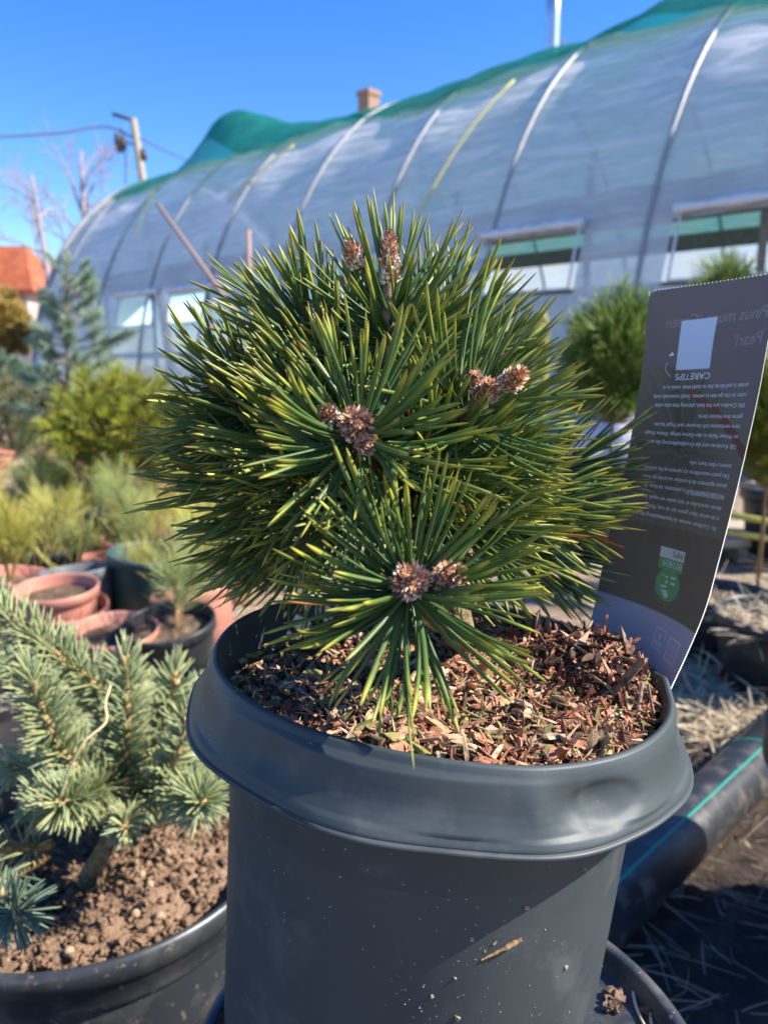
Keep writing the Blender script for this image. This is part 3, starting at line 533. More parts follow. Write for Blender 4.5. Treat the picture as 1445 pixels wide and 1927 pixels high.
# ---------------------------------------------------------------- right foreground: pipe, straw, dark pot
pa, pb_ = onz(1165, 1690, .04), onz(1445, 1420, .04); ex = nrm(pb_ - pa); pa2 = pa - ex * .25; pb2 = pb_ + ex * .9
PR = .033 * G; pa2[2] = pb2[2] = PR + .006
pipe = empty('drain_pipe', pa2, 'black plastic pipe with green stripe lying on the ground right of the pot', 'pipe')
V, Q, T = tube([pa2 + (pb2 - pa2) * k / 20 for k in range(21)], PR, 28); MB().add(V, Q, T).build('pipe_wall', mat('ribbed black pipe', (.022, .025, .030), .33, .5, [(30, (.16, .14, .12), .5, .7, .7)]), pipe)
M_STRIPE = mat('green stripe', (.02, .30, .22), .5, .3)
sd = nrm(np.cross(ex, [0, 0, 1])); m = MB(); pth = np.linspace(0, 1, 12)[:, None] * (pb2 - pa2) + pa2
aa = math.radians(112); off = (math.cos(aa) * -sd + math.sin(aa) * ez) * (PR + .0005); m.add(*tube(pth + off, .0022, 5, flat=.5))
pm = pb_ * .80 + pa * .20; pm[2] = PR + .006; th = np.radians(np.linspace(20, 150, 16)); m.add(*tube(pm + (PR + .0006) * (np.cos(th)[:, None] * sd * -1 + np.sin(th)[:, None] * ez) + ex * (np.linspace(.0, .05, 16)[:, None]), .0016, 5)); m.build('green_stripe', M_STRIPE, pipe)
def straw(name, xr, yr, n, m, L, W, label, seed, z=.01, cat='straw'):
    g = R8(seed); P = np.c_[G * g.uniform(*xr, n), G * g.uniform(*yr, n), z + g.rand(n) * .03]; L, W = L * G, W * G; D = g.normal(size=(n, 3)) * [1, .8, .22]; cr = MB()
    needles(cr, P, D, g.normal(size=(n, 3)) * [.35, .35, .06], L * (.4 + g.rand(n)), W, LOW, 3, .5, seed); return tag(cr.build(name, m), label, cat, kind='stuff')
straw('dry_grass', (.45, 1.0), (1.03, 1.75), 3600, M_DRY, .06, .0028, 'sunlit mat of dry straw behind the black pipe', 41)
straw('dry_grass', (.44, .9), (.96, 1.24), 5200, M_DRY, .055, .0032, 'bright clump of dry straw lying right against the far side of the pipe', 47)
straw('dry_grass', (.62, 1.0), (.72, 1.0), 900, M_DRY, .05, .0028, 'small tuft of dry straw in front of the pipe at the right edge', 42)
straw('dead_twigs', (.18, .80), (.32, 1.0), 800, needle_mat('grey twig', [(0, (.34, .27, .20)), (1, (.46, .38, .28))], (.20, .15, .12), .7, .7), .048, .0014, 'thin dead twigs scattered over the shaded ground at lower right', 43, .012, 'twigs')
straw('dry_grass', (-2.6, 0), (2.2, 5), 5000, M_DRY, .09, .004, 'dry grass litter between the seedling rows and the tunnel', 44)
straw('dry_grass', (.9, 3), (1.8, 5), 3500, M_DRY, .09, .004, 'dry grass litter behind the label on the right', 45)
straw('dry_grass', (-1.35, -.05), (1.05, 2.5), 7000, M_DRY, .045, .0022, 'pale straw scattered between the seedling pots at left', 48)
g = R8(49); n = 5200; P = np.c_[G * g.uniform(-1.5, .05, n), G * g.uniform(1.55, 3.0, n), np.full(n, .01)]; cr = MB()
P[:, 2] += .13 * (np.sin(P[:, 0] * 9 + 2) * np.cos(P[:, 1] * 7) > -.2); cl = np.round(P[:, :2] / .07) * .07 + R8(5).normal(size=(n, 2)) * .012; P[:, :2] = cl
needles(cr, P, g.normal(size=(n, 3)) * [.5, .5, .2] + [0, 0, 1], g.normal(size=(n, 3)) * .18, .10 * (.5 + g.rand(n)), .0024, LOW, 3, .5, 49)
tag(cr.build('wispy_grass', M_SEEDY), 'wispy yellow green growth filling the gaps between the seedling pots', 'grass', kind='stuff')
straw('soil_litter', (-.45, .1), (.3, .9), 260, MATS.get('x') or needle_mat('brown litter', [(0, (.25, .15, .09)), (1, (.32, .2, .12))], (.1, .07, .05), .7, .7), .03, .003, 'brown plant litter on the cloth between the two big pots', 46, .012, 'litter')
q = gp(1765, 1400, .62); rp_ = pot('black_pot', (q[0], q[1], .006), .125 * G, q[2] - .006, M_BLACKP, 'big black pot cut by the right edge in front of the pipe', 'large pots on the right', .85)
bush('unseen_spruce', (q[0] + .02, q[1], q[2] + .09), .10, .09, 40, 60, .03, .0018, M_SPRUCED, 'unseen spruce added over the black pot at the lower right edge to cast shade', 'conifer', 29)  # spruce out of view, added to shade the lower right ground
q = (.80 * G, .52 * G, 0); pot('black_pot', (q[0], q[1], .006), .14 * G, .24 * G, M_BLACKP, 'unseen black pot outside the lower right corner, there to cast shade', 'large pots on the right', .85)  # pot out of view, placed with its spruce as a shadow caster
bush('unseen_spruce', (q[0], q[1], .36 * G), .13, .14, 50, 60, .03, .0018, M_SPRUCED, 'unseen spruce outside the lower right corner, added to cast shade', 'conifer', 30)  # second unseen spruce, added only for its shadow
# ---------------------------------------------------------------- the big pot and what it stands on
PC = np.array([.02427, .31381, -.12209 + H]); PA = np.array([math.sin(.08936), math.sin(.01084), 0]); PA[2] = math.sqrt(1 - PA @ PA)
P1 = nrm(np.cross([0, 1, 0], PA)); P2 = np.cross(PA, P1)
def pl(x, y, z): return PC + np.asarray(x)[..., None] * P1 + np.asarray(y)[..., None] * P2 + np.asarray(z)[..., None] * PA
base_z = -.305 + H; bc = np.array([.0287, .2985, 0])
bpot = empty('upturned_pot', (bc[0], bc[1], 0), 'upside down dark plastic pot that the big pine pot stands on', 'plant pot')
M_BASEP = mat('dusty black plastic', (.030, .036, .045), .42, .45, [(35, (.12, .105, .09), .5, .66, .8), (260, (.3, .26, .22), .66, .72, .7)], (300, .12, .0006))
MB().add(*lathe([(.158, .004), (.156, .02), (.120, base_z - .02), (.1185, base_z - .012), (.1165, base_z - .003), (.114, base_z), (.1095, base_z), (.1080, base_z - .003), (.107, base_z - .009), (.104, base_z - .0105), (.02, base_z - .0105), (.0005, base_z - .0105)], 96, bc)).build('body', M_BASEP, bpot)
M_POT = None
def pot_extra(m, n, l, b, tc, c):
    # fine pale dust specks and dull smears
    v = n.new('ShaderNodeTexVoronoi'); v.inputs['Scale'].default_value = 520; l.new(tc.outputs['Object'], v.inputs[0])
    ns = n.new('ShaderNodeTexNoise'); ns.inputs['Scale'].default_value = 16; ns.inputs['Detail'].default_value = 3; l.new(tc.outputs['Object'], ns.inputs[0])
    lt = n.new('ShaderNodeMapRange'); lt.inputs[1].default_value = .20; lt.inputs[2].default_value = .10; l.new(v.outputs['Distance'], lt.inputs[0])
    mm = n.new('ShaderNodeMapRange'); mm.inputs[1].default_value = .50; mm.inputs[2].default_value = .62; l.new(ns.outputs[0], mm.inputs[0])
    cs = n.new('ShaderNodeSeparateColor'); l.new(v.outputs['Color'], cs.inputs[0]); gt = n.new('ShaderNodeMath'); gt.operation = 'GREATER_THAN'; gt.inputs[1].default_value = .86; l.new(cs.outputs[0], gt.inputs[0])
    m1 = n.new('ShaderNodeMath'); m1.operation = 'MULTIPLY'; l.new(lt.outputs[0], m1.inputs[0]); l.new(mm.outputs[0], m1.inputs[1])
    m2 = n.new('ShaderNodeMath'); m2.operation = 'MULTIPLY'; l.new(m1.outputs[0], m2.inputs[0]); l.new(gt.outputs[0], m2.inputs[1])
    mx = n.new('ShaderNodeMix'); mx.data_type = 'RGBA'; l.new(m2.outputs[0], mx.inputs[0]); l.new(c, mx.inputs[6]); mx.inputs[7].default_value = (.42, .36, .27, 1); l.new(mx.outputs[2], b.inputs['Base Color'])
    rn = n.new('ShaderNodeTexNoise'); rn.inputs['Scale'].default_value = 45; rn.inputs['Detail'].default_value = 6; l.new(tc.outputs['Object'], rn.inputs[0])
    rr = n.new('ShaderNodeMapRange'); rr.inputs[3].default_value = .42; rr.inputs[4].default_value = .64; l.new(rn.outputs[0], rr.inputs[0]); l.new(rr.outputs[0], b.inputs['Roughness'])
M_POT = mat('blue grey pot plastic', (.038, .050, .055), .5, .38, [(26, (.085, .095, .095), .56, .66, .5), (9, (.020, .028, .034), .5, .65, .6), (70, (.11, .12, .115), .62, .74, .35)], (420, .10, .0006), extra=pot_extra)
g_ = lambda a, c, wd: np.exp(-(((a - c + math.pi) % (2 * math.pi) - math.pi) / wd) ** 2)
def rdisp(r, z, th):
    # dents and creases in the soft folded rim; only the outward band is affected
    k = np.clip((r - .0925) / .012, 0, 1); hgt = np.exp(-((z + .012) / .007) ** 2); low = np.exp(-((z + .021) / .005) ** 2)
    rr = r - .0030 * g_(th, math.radians(-64), .13) * hgt + .0014 * g_(th, math.radians(-76), .06) * hgt + .0006 * g_(th, math.radians(-49), .10) * low
    rr = rr - .0016 * g_(th, math.radians(-128), .10) * hgt + .0009 * g_(th, math.radians(-142), .07) * hgt
    rr = rr - .002 * g_(th, math.radians(-8), .10) * hgt + .0005 * np.sin(th * 5 + .8) * k * np.exp(-((z + .014) / .01) ** 2)
    def dent(t0, z0, wt, wz, amp, e0=.55):
        q = np.sqrt(((((th - math.radians(t0) + math.pi) % (2 * math.pi)) - math.pi) / wt) ** 2 + ((z - z0) / wz) ** 2); u = np.clip((q - e0) / (1 - e0), 0, 1)
        return amp * (1 - u * u * (3 - 2 * u))
    rr = rr - dent(-60, -.0135, .19, .0080, .0019, .62) * k - dent(-20, -.008, .16, .006, .0012) + .0007 * g_(th, math.radians(-66), .018) * hgt + .0005 * g_(th, math.radians(-131), .02) * hgt
    zz = z + (.0005 * np.sin(th * 3 + 1) + .0002 * np.sin(th * 7)) * (z > -.027) + .0022 * g_(th, math.radians(-6), .07) * (z > -.006)
    fold = g_(th, math.radians(-108), .38); rr = rr - .0024 * fold * (z > -.004) * (r < .0975); rr = rr + .0008 * np.sin(th * 9) * (z < -.02) * (r > .1)
    return rr, zz
bigpot = empty('pine_pot', PC - PA * .18, 'large blue grey plastic pot with folded dented rim holding the dwarf pine', 'plant pot')
MB().add(*lathe([(.0835, -.001 - .03), (.0865, -.022), (.0866, -.030), (.0850, -.09), (.0826, -.165), (.0815, -.178), (.0795, -.182), (.0005, -.182)], 160, PC, PA, P1)).build('body', M_POT, bigpot)
def resamp(pr, m):
    out = []
    for (r0, z0), (r1, z1) in zip(pr[:-1], pr[1:]): out += [(r0 + (r1 - r0) * t / m, z0 + (z1 - z0) * t / m) for t in range(m)]
    return out + [pr[-1]]
rim = MB().add(*lathe(resamp([(.085, -.06), (.0895, -.026), (.0915, -.012), (.0925, -.003), (.0930, -.0006), (.0942, .0), (.0955, -.0006), (.0965, -.0024), (.0976, -.0050), (.0984, -.0080), (.0991, -.0110), (.1000, -.0140), (.1012, -.0168), (.1026, -.0193), (.1038, -.0213), (.1044, -.0224), (.1046, -.0231), (.1045, -.0236), (.1052, -.0238), (.1057, -.0242), (.1058, -.0249), (.1053, -.0256), (.1038, -.0250), (.1000, -.0205), (.094, -.016), (.0868, -.020)], 3), 360, PC, PA, P1, rdisp)).build('rim', M_POT, bigpot)

# bark mulch: bed + thousands of chips in one mesh
def mz(x, y):
    return -.0125 + .05 * x - .045 * y * .5 + .0035 * np.sin(x * 90 + 1) * np.cos(y * 70) + .008 * np.exp(-(((x - .070) / .022) ** 2 + ((y - .022) / .025) ** 2)) - .007 * np.exp(-(((x + .065) / .03) ** 2 + ((y - .01) / .05) ** 2)) - .004 * np.exp(-(((x + .0) / .05) ** 2 + ((y + .09) / .01) ** 2))
cm = MB(); rr = np.linspace(0, .0905, 24); aa = np.linspace(0, 2 * math.pi, 72, endpoint=False); V = []
for r in rr: V.append(pl(r * np.cos(aa), r * np.sin(aa), mz(r * np.cos(aa), r * np.sin(aa)) - .003))
i = np.arange(23)[:, None] * 72; j = np.arange(72)[None]; k = (j + 1) % 72
cm.add(np.concatenate(V), np.stack([i + j, i + k, i + 72 + k, i + 72 + j], -1).reshape(-1, 4), col=(.06, .035, .022))
def chips(cm, n, seed, smin, smax, pal, zup, region=None, flat=.22, thin=.45, tiltk=.5):
    g = R8(seed); r = .0885 * np.sqrt(g.rand(n)); a = g.rand(n) * 6.283; x, y = r * np.cos(a), r * np.sin(a)
    if region is not None: x, y = region[0] + g.normal(size=n) * region[2], region[1] + g.normal(size=n) * region[3]; ok = x**2 + y**2 < .0885**2; x, y = x[ok], y[ok]; n = len(x)
    L = smin * (smax / smin) ** g.rand(n); Wd = L * (thin * (.5 + g.rand(n))); Tk = L * flat * (.5 + g.rand(n))
    z = mz(x, y) + zup * g.rand(n); az = g.rand(n) * 6.283; el = g.normal(size=n) * tiltk
    X_ = np.stack([np.cos(az) * np.cos(el), np.sin(az) * np.cos(el), np.sin(el)], -1); Y_ = nrm(np.cross(X_, np.stack([g.normal(size=n) * .4, g.normal(size=n) * .4, np.ones(n)], -1))); Z_ = np.cross(X_, Y_)
    K = 4; u = np.linspace(-.5, .5, K); wv = np.array([.45, 1, .9, .35]); c4 = np.array([(-.5, -.5), (.5, -.5), (.5, .5), (-.5, .5)])
    j1 = 1 + .30 * g.normal(size=(n, K, 4)); off = g.normal(size=(n, K, 2)) * .12
    A = (u[None, :, None] + g.normal(size=(n, K, 4)) * .06) * L[:, None, None]; B = (c4[None, None, :, 0] * wv[None, :, None] * j1 + off[..., :1]) * Wd[:, None, None]; Cc = (c4[None, None, :, 1] * (wv ** .5)[None, :, None] * j1 + off[..., 1:]) * Tk[:, None, None]
    loc = A[..., None] * X_[:, None, None] + B[..., None] * Y_[:, None, None] + Cc[..., None] * Z_[:, None, None] + np.stack([x, y, z], -1)[:, None, None]
    Vw = PC + loc[..., :1] * P1 + loc[..., 1:2] * P2 + loc[..., 2:] * PA
    b = np.arange(n)[:, None, None] * 16; i = np.arange(3)[None, :, None] * 4; j = np.arange(4)[None, None]; k = (j + 1) % 4
    Q = np.concatenate([np.stack([b + i + j, b + i + k, b + i + 4 + k, b + i + 4 + j], -1).reshape(-1, 4), np.stack([b[:, 0, 0] + q for q in (3, 2, 1, 0)], -1), np.stack([b[:, 0, 0] + q for q in (12, 13, 14, 15)], -1)])
    pal = np.array(pal); cc = pal[g.randint(len(pal), size=n)] * (.45 + .95 * g.rand(n))[:, None]
    cm.add(Vw.reshape(-1, 3), Q, col=np.repeat(cc, 16, axis=0))
RED = [(.56, .24, .14), (.46, .19, .10), (.60, .33, .21), (.27, .115, .07), (.56, .36, .26), (.17, .08, .05), (.50, .23, .14)]
DK = [(.07, .045, .03), (.035, .025, .02), (.11, .06, .04)]; OL = [(.30, .26, .09), (.24, .22, .08), (.36, .29, .15), (.16, .14, .06)]; TAN = [(.48, .34, .21), (.40, .27, .15)]
chips(cm, 11000, 1, .0006, .0024, RED + DK[:1], .0030, thin=.4); chips(cm, 2600, 2, .003, .0095, RED + DK + TAN + OL[:2], .0042, flat=.13); chips(cm, 1500, 3, .006, .017, RED + OL + TAN, .0046, thin=.09, flat=.07); chips(cm, 6000, 9, .0015, .006, RED + DK + TAN, .0050, thin=.12, flat=.1, tiltk=.8)
chips(cm, 1300, 4, .002, .009, OL + DK + TAN + RED[3:6], .004, region=(-.052, -.012, .022, .035)); chips(cm, 200, 5, .003, .009, OL, .003, region=(.04, -.03, .03, .03)); chips(cm, 2200, 6, .0015, .007, RED + DK + DK, .010, region=(.070, .018, .014, .022), tiltk=.9, thin=.3); chips(cm, 260, 16, .006, .016, RED + DK + TAN, .012, region=(.070, .018, .012, .018), tiltk=.9, thin=.12, flat=.1)
chips(cm, 500, 7, .003, .009, DK, .003, region=(-.02, .05, .05, .03)); chips(cm, 5200, 8, .0009, .0036, RED + TAN[:1], .003, region=(.01, -.045, .045, .028))
chips(cm, 700, 21, .005, .012, RED + TAN + OL, .0045, flat=.12, thin=.6, tiltk=.35)
M_CHIP = mat('bark chips', rough=.85, spec=.18, attr='col', noise=[(500, (.05, .03, .02), .52, .66, .55), (900, (.52, .36, .24), .58, .7, .35)], bump=(700, .7, .0006))
tag(cm.build('bark_mulch', M_CHIP, None, smooth=False), 'loose reddish bark mulch filling the big pine pot', 'mulch', kind='stuff')
def on_mulch(px, py, dz=0.0):                    # where the view of this pixel meets the mulch
    d = Fv + Rv * ((px - CX) / FP) - Uv * ((py - CY) / FP); o = np.array([0, 0, H]); z0 = -.012
    for _ in range(6):
        t = ((PC + PA * z0 - o) @ PA) / (d @ PA); q = o + d * t - PC; z0 = float(mz(q @ P1, q @ P2)) + dz
    return o + d * t
def splinter(name, a, b, wa, wb, col, label, seed, cat='bark piece', flat=.6, group=None, bend=0.0, rough=.2):
    g = R8(seed); n = 12; a = np.array(a, float); b = np.array(b, float); L = np.linalg.norm(b - a); p = a + (b - a) * np.linspace(0, 1, n)[:, None] + PA * (bend * L * np.sin(np.linspace(0, math.pi, n)))[:, None]
    V, Q, T = tube(p, np.linspace(wa, wb, n) * (1 + rough * g.normal(size=n)), 9, True, flat); ax = nrm(b - a); gr = np.tile(1 + .22 * g.normal(size=9), n)
    cen = np.repeat(p, 9, axis=0); V[:n * 9] = cen + (V[:n * 9] - cen) * gr[:, None] + ax * (g.normal(size=(n * 9, 1)) * wa * .25)
    m = mat('bark ' + label[:28], col, .85, .2, [(260, tuple(c * .35 for c in col), .45, .62, .8, (1, 1, 1)), (900, tuple(min(1, c * 1.6) for c in col), .55, .7, .5)], (600, .8, .0008))
    o = MB().add(V, Q, T).build(name, m, None, smooth=False); return tag(o, label, cat, group)
SP = [
 ((1148, 1312), (1212, 1240), .0022, .0028, (.26, .16, .10), 'thick brown splinter leaning up at the right end of the mulch', .001, .020),
 ((1196, 1370), (1208, 1285), .0006, .0009, (.44, .30, .20), 'thin pale stick standing upright below the thick splinter', .0, .014),
 ((1232, 1362), (1219, 1288), .0012, .0008, (.36, .23, .15), 'upright bark stick nearest the label foot', .0, .013),
 ((1190, 1375), (1171, 1268), .0008, .0007, (.50, .38, .24), 'slender straw coloured stick beside the label foot', .0, .010),
 ((578, 1345), (634, 1302), .0019, .0016, (.46, .36, .20), 'stubby pale stick lying at the left of the mulch', .002, .004),
 ((1010, 1402), (1152, 1416), .0011, .0013, (.50, .43, .19), 'long flat yellowish sliver at the front right of the mulch', .001, .002),
 ((1030, 1318), (1052, 1322), .0034, .0033, (.34, .32, .14), 'short greenish ribbed bark block in the middle of the mulch', .001, .002),
 ((1145, 1350), (1178, 1345), .0028, .0026, (.42, .42, .15), 'yellow green bark block right of the mulch centre', .001, .002),
 ((1140, 1372), (1200, 1368), .0022, .0020, (.42, .25, .15), 'flat brown bark strip under the yellow green block', .001, .001),
 ((1096, 1330), (1146, 1376), .0009, .0008, (.38, .36, .16), 'olive pine needle stub lying on the mulch at right', .001, .001),
 ((640, 1325), (680, 1385), .0022, .0018, (.30, .30, .14), 'mossy olive bark strip left of the drooping needles', .001, .002),
 ((648, 1215), (735, 1180), .0012, .0010, (.40, .24, .17), 'thin reddish stick in the shade behind the drooping needles', .001, .002),
 ((990, 1310), (1010, 1278), .0016, .0008, (.44, .25, .16), 'pointed reddish chip standing up in the mulch centre', .0, .006),
 ((448, 1255), (505, 1250), .0028, .0022, (.34, .33, .24), 'flat grey green flake at the dark left end of the mulch', .001, .001),
 ((470, 1295), (490, 1270), .0020, .0026, (.42, .40, .18), 'pale lichen covered flake near the left inner rim', .001, .002),
 ((885, 1352), (905, 1338), .0024, .0022, (.46, .28, .19), 'chunky salmon coloured chip at the front of the mulch', .001, .002),
 ((668, 1378), (700, 1372), .0026, .0030, (.42, .24, .17), 'broad salmon coloured chip under the needle tips', .001, .001),
]
for k, (a, b, wa, wb, col, lab, za, zb) in enumerate(SP):
    splinter('bark_piece', on_mulch(*a, za), on_mulch(*b, zb), wa, wb, col, lab, 60 + k, group='larger bark pieces on the mulch', rough=.12)
# debris on the pot's side and on the upturned pot
def on_body(px, py, out=0.0):
    d = Fv + Rv * ((px - CX) / FP) - Uv * ((py - CY) / FP); o = np.array([0, 0, H]); t = .15
    for _ in range(400):
        q = o + d * t - PC; z = q @ PA; r = np.linalg.norm(q - PA * z); rb = .0866 - .0035 * (-z - .03) / .15 * 1.3
        if r < rb + out: break
        t += .0006
    return o + d * t
splinter('stuck_twig', on_body(905, 1808, .0006), on_body(982, 1768, .0016), .0004, .0011, (.40, .25, .12), 'small brown twig stuck to the side of the big pot', 91, 'twig', group=None)
g = R8(12); m = MB(); specks = [(895, 1740), (905, 1752), (888, 1768), (930, 1775), (912, 1790), (1062, 1822), (795, 1855), (762, 1890), (790, 1893), (862, 1915), (1120, 1570), (1098, 1635), (990, 1710), (880, 1528), (1168, 1468), (1210, 1474)]
for q in specks + [(750 + 400 * g.rand(), 1750 + 170 * g.rand()) for _ in range(150)]:
    big = len(m.V) < len(specks); s = (.0008 if big else .00024) * (.5 + g.rand()); p = on_body(q[0], q[1], .0002) if q[1] > 1600 or q[1] > 1560 and q[0] < 1150 else None
    if p is None: continue
    ang = g.normal(size=(3, 3)); V, Q = box(p, (s * 1.8, s, s), np.linalg.qr(ang)[0]); m.add(V + g.normal(size=V.shape) * s * .2, Q)
tag(m.build('dirt_specks', mat('tan dirt', (.26, .20, .13), .9, .1), None, smooth=False), 'tan dirt specks stuck on the front of the big pot', 'dirt', kind='stuff')
for k, path in enumerate(([(1190, 1858), (1197, 1895), (1215, 1935), (1228, 1960)], [(1215, 1868), (1222, 1900), (1226, 1930), (1232, 1960)])):
    p = [onz(x, y, base_z - .0105 + (.0015 if 0 < i < 3 else .0008)) for i, (x, y) in enumerate(path)]
    tag(MB().add(*tube(spline(p, 14), .0009, 6)).build('dry_needle', mat('dry pine needle', (.70, .56, .32), .6, .3)), ['curved dry needle lying left on the upturned pot', 'straighter dry needle lying nearer the edge of the upturned pot'][k], 'needle', 'dry needles on the upturned pot')
CR = [(1150, 1870, 4), (1158, 1886, 4), (1176, 1842, 2), (1196, 1858, 3.), (1216, 1904, 2.5), (1147, 1898, 3)]
CL = ['largest crumb cluster lying close to the pot side', 'crumb touching the pot side below the largest one', 'small crumb farthest back on the upturned pot', 'crumb at the top of the curved dry needle', 'crumb between the two dry needles', 'lowest crumb beside the pot side']
for k, (x, y, s) in enumerate(CR):
    m = MB(); c = onz(x, y, base_z - .0085); gg = R8(70 + k)
    for _ in range(9): V, Q = box(c + gg.normal(size=3) * .0005 * s * [.7, .5, .3], np.array([1, .7, .6]) * .0011 * s, np.linalg.qr(gg.normal(size=(3, 3)))[0]); m.add(V + gg.normal(size=V.shape) * .0006, Q)
    tag(m.build('soil_crumb', mat('brown crumb', (.20, .13, .09), .95, .1, bump=(800, .8, .0005)), None, smooth=False), CL[k], 'soil crumb', 'crumbs on the upturned pot')

# ---------------------------------------------------------------- the dwarf pine
tb = on_mulch(850, 1235); pine = empty('dwarf_pine', tb, 'dense round dwarf mountain pine with resinous brown buds in the big pot', 'pine')
tt = pt(730, 640, .345); TRK = spline([tb - PA * .02, tb, pt(858, 1150, .325), pt(815, 1020, .335), pt(760, 850, .34), tt], 24)
V, Q, T = tube(TRK, np.interp(np.linspace(0, 1, 24), [0, .15, .4, 1], [.0075, .0068, .006, .0035]), 14); g = R8(2); V += g.normal(size=V.shape) * .0004
MB().add(V, Q, T).build('trunk', M_TRUNK, pine)
def trunk_pt(f): i = f * 23; k = int(min(22, i)); return TRK[k] + (TRK[k + 1] - TRK[k]) * (i - k)
M_BUD = mat('resinous bud', rough=.6, spec=.35, attr='col', noise=[(700, (.62, .54, .46), .56, .66, .6)], bump=(900, .6, .0005))
def bud(p, ax, L, r, seed, parent, dark=1.0, name='bud'):
    g = R8(seed); ax = nrm(ax); u = nrm(np.cross(ax, [.3, .2, .9])); v = np.cross(ax, u); mb = MB()
    prof = [(.0002, -.1 * L), (r * .7, 0), (r, L * .3), (r * .85, L * .6), (r * .45, L * .88), (.0001, L)]
    Vb, Qb = lathe(prof, 10, p, ax, u); mb.add(Vb, Qb, col=np.array((.20, .08, .045)) * dark)
    N = 260; f = g.rand(N); a = g.rand(N) * 6.283; rad = np.interp(f, [0, .3, .6, .88, 1], [r * .8, r, r * .85, r * .45, 0])
    c = p + ax * (f * L)[:, None] + rad[:, None] * (np.cos(a)[:, None] * u + np.sin(a)[:, None] * v); out = nrm(c - (p + ax * (f * L)[:, None]) + 1e-5 * ax)
    D = nrm(ax * .9 + out * (.15 + .5 * g.rand(N))[:, None] + g.normal(size=(N, 3)) * .25); S = nrm(np.cross(D, out)); sl = r * (.28 + .42 * g.rand(N)); sw = r * (.10 + .14 * g.rand(N))
    V = np.stack([c - S * sw[:, None], c + S * sw[:, None], c + D * (sl * .6)[:, None] + S * (sw * .6)[:, None] + out * .0002, c + D * sl[:, None] + out * (r * .2), c + D * (sl * .6)[:, None] - S * (sw * .6)[:, None] + out * .0002], 1).reshape(-1, 3)
    b = np.arange(N) * 5; pal = np.array([(.58, .26, .12), (.66, .34, .18), (.42, .16, .08), (.32, .12, .07), (.70, .46, .31), (.76, .62, .50)]); cc = pal[g.randint(6, size=N)] * dark
    cc = np.where((g.rand(N) < np.clip(.75 - f * 1.1, 0, 1))[:, None], np.array([(.80, .73, .66)]) * dark, cc)
    mb.add(V, np.stack([b, b + 1, b + 2, b + 4], -1), np.stack([b + 4, b + 2, b + 3], -1), col=np.repeat(cc, 5, axis=0))
    for _ in range(16):                          # resin lumps
        fa = g.rand() * .5; aa_ = g.rand() * 6.28; q = p + ax * fa * L + r * 1.0 * (math.cos(aa_) * u + math.sin(aa_) * v); s = r * (.10 + .16 * g.rand())
        Vl, Ql = lathe([(.0001, -s), (s * .8, -s * .5), (s, 0), (s * .7, s * .6), (.0001, s)], 7, q, nrm(g.normal(size=3))); mb.add(Vl, Ql, col=np.array((.68, .62, .56)) * dark)
    return mb.build(name, M_BUD, parent, smooth=False)
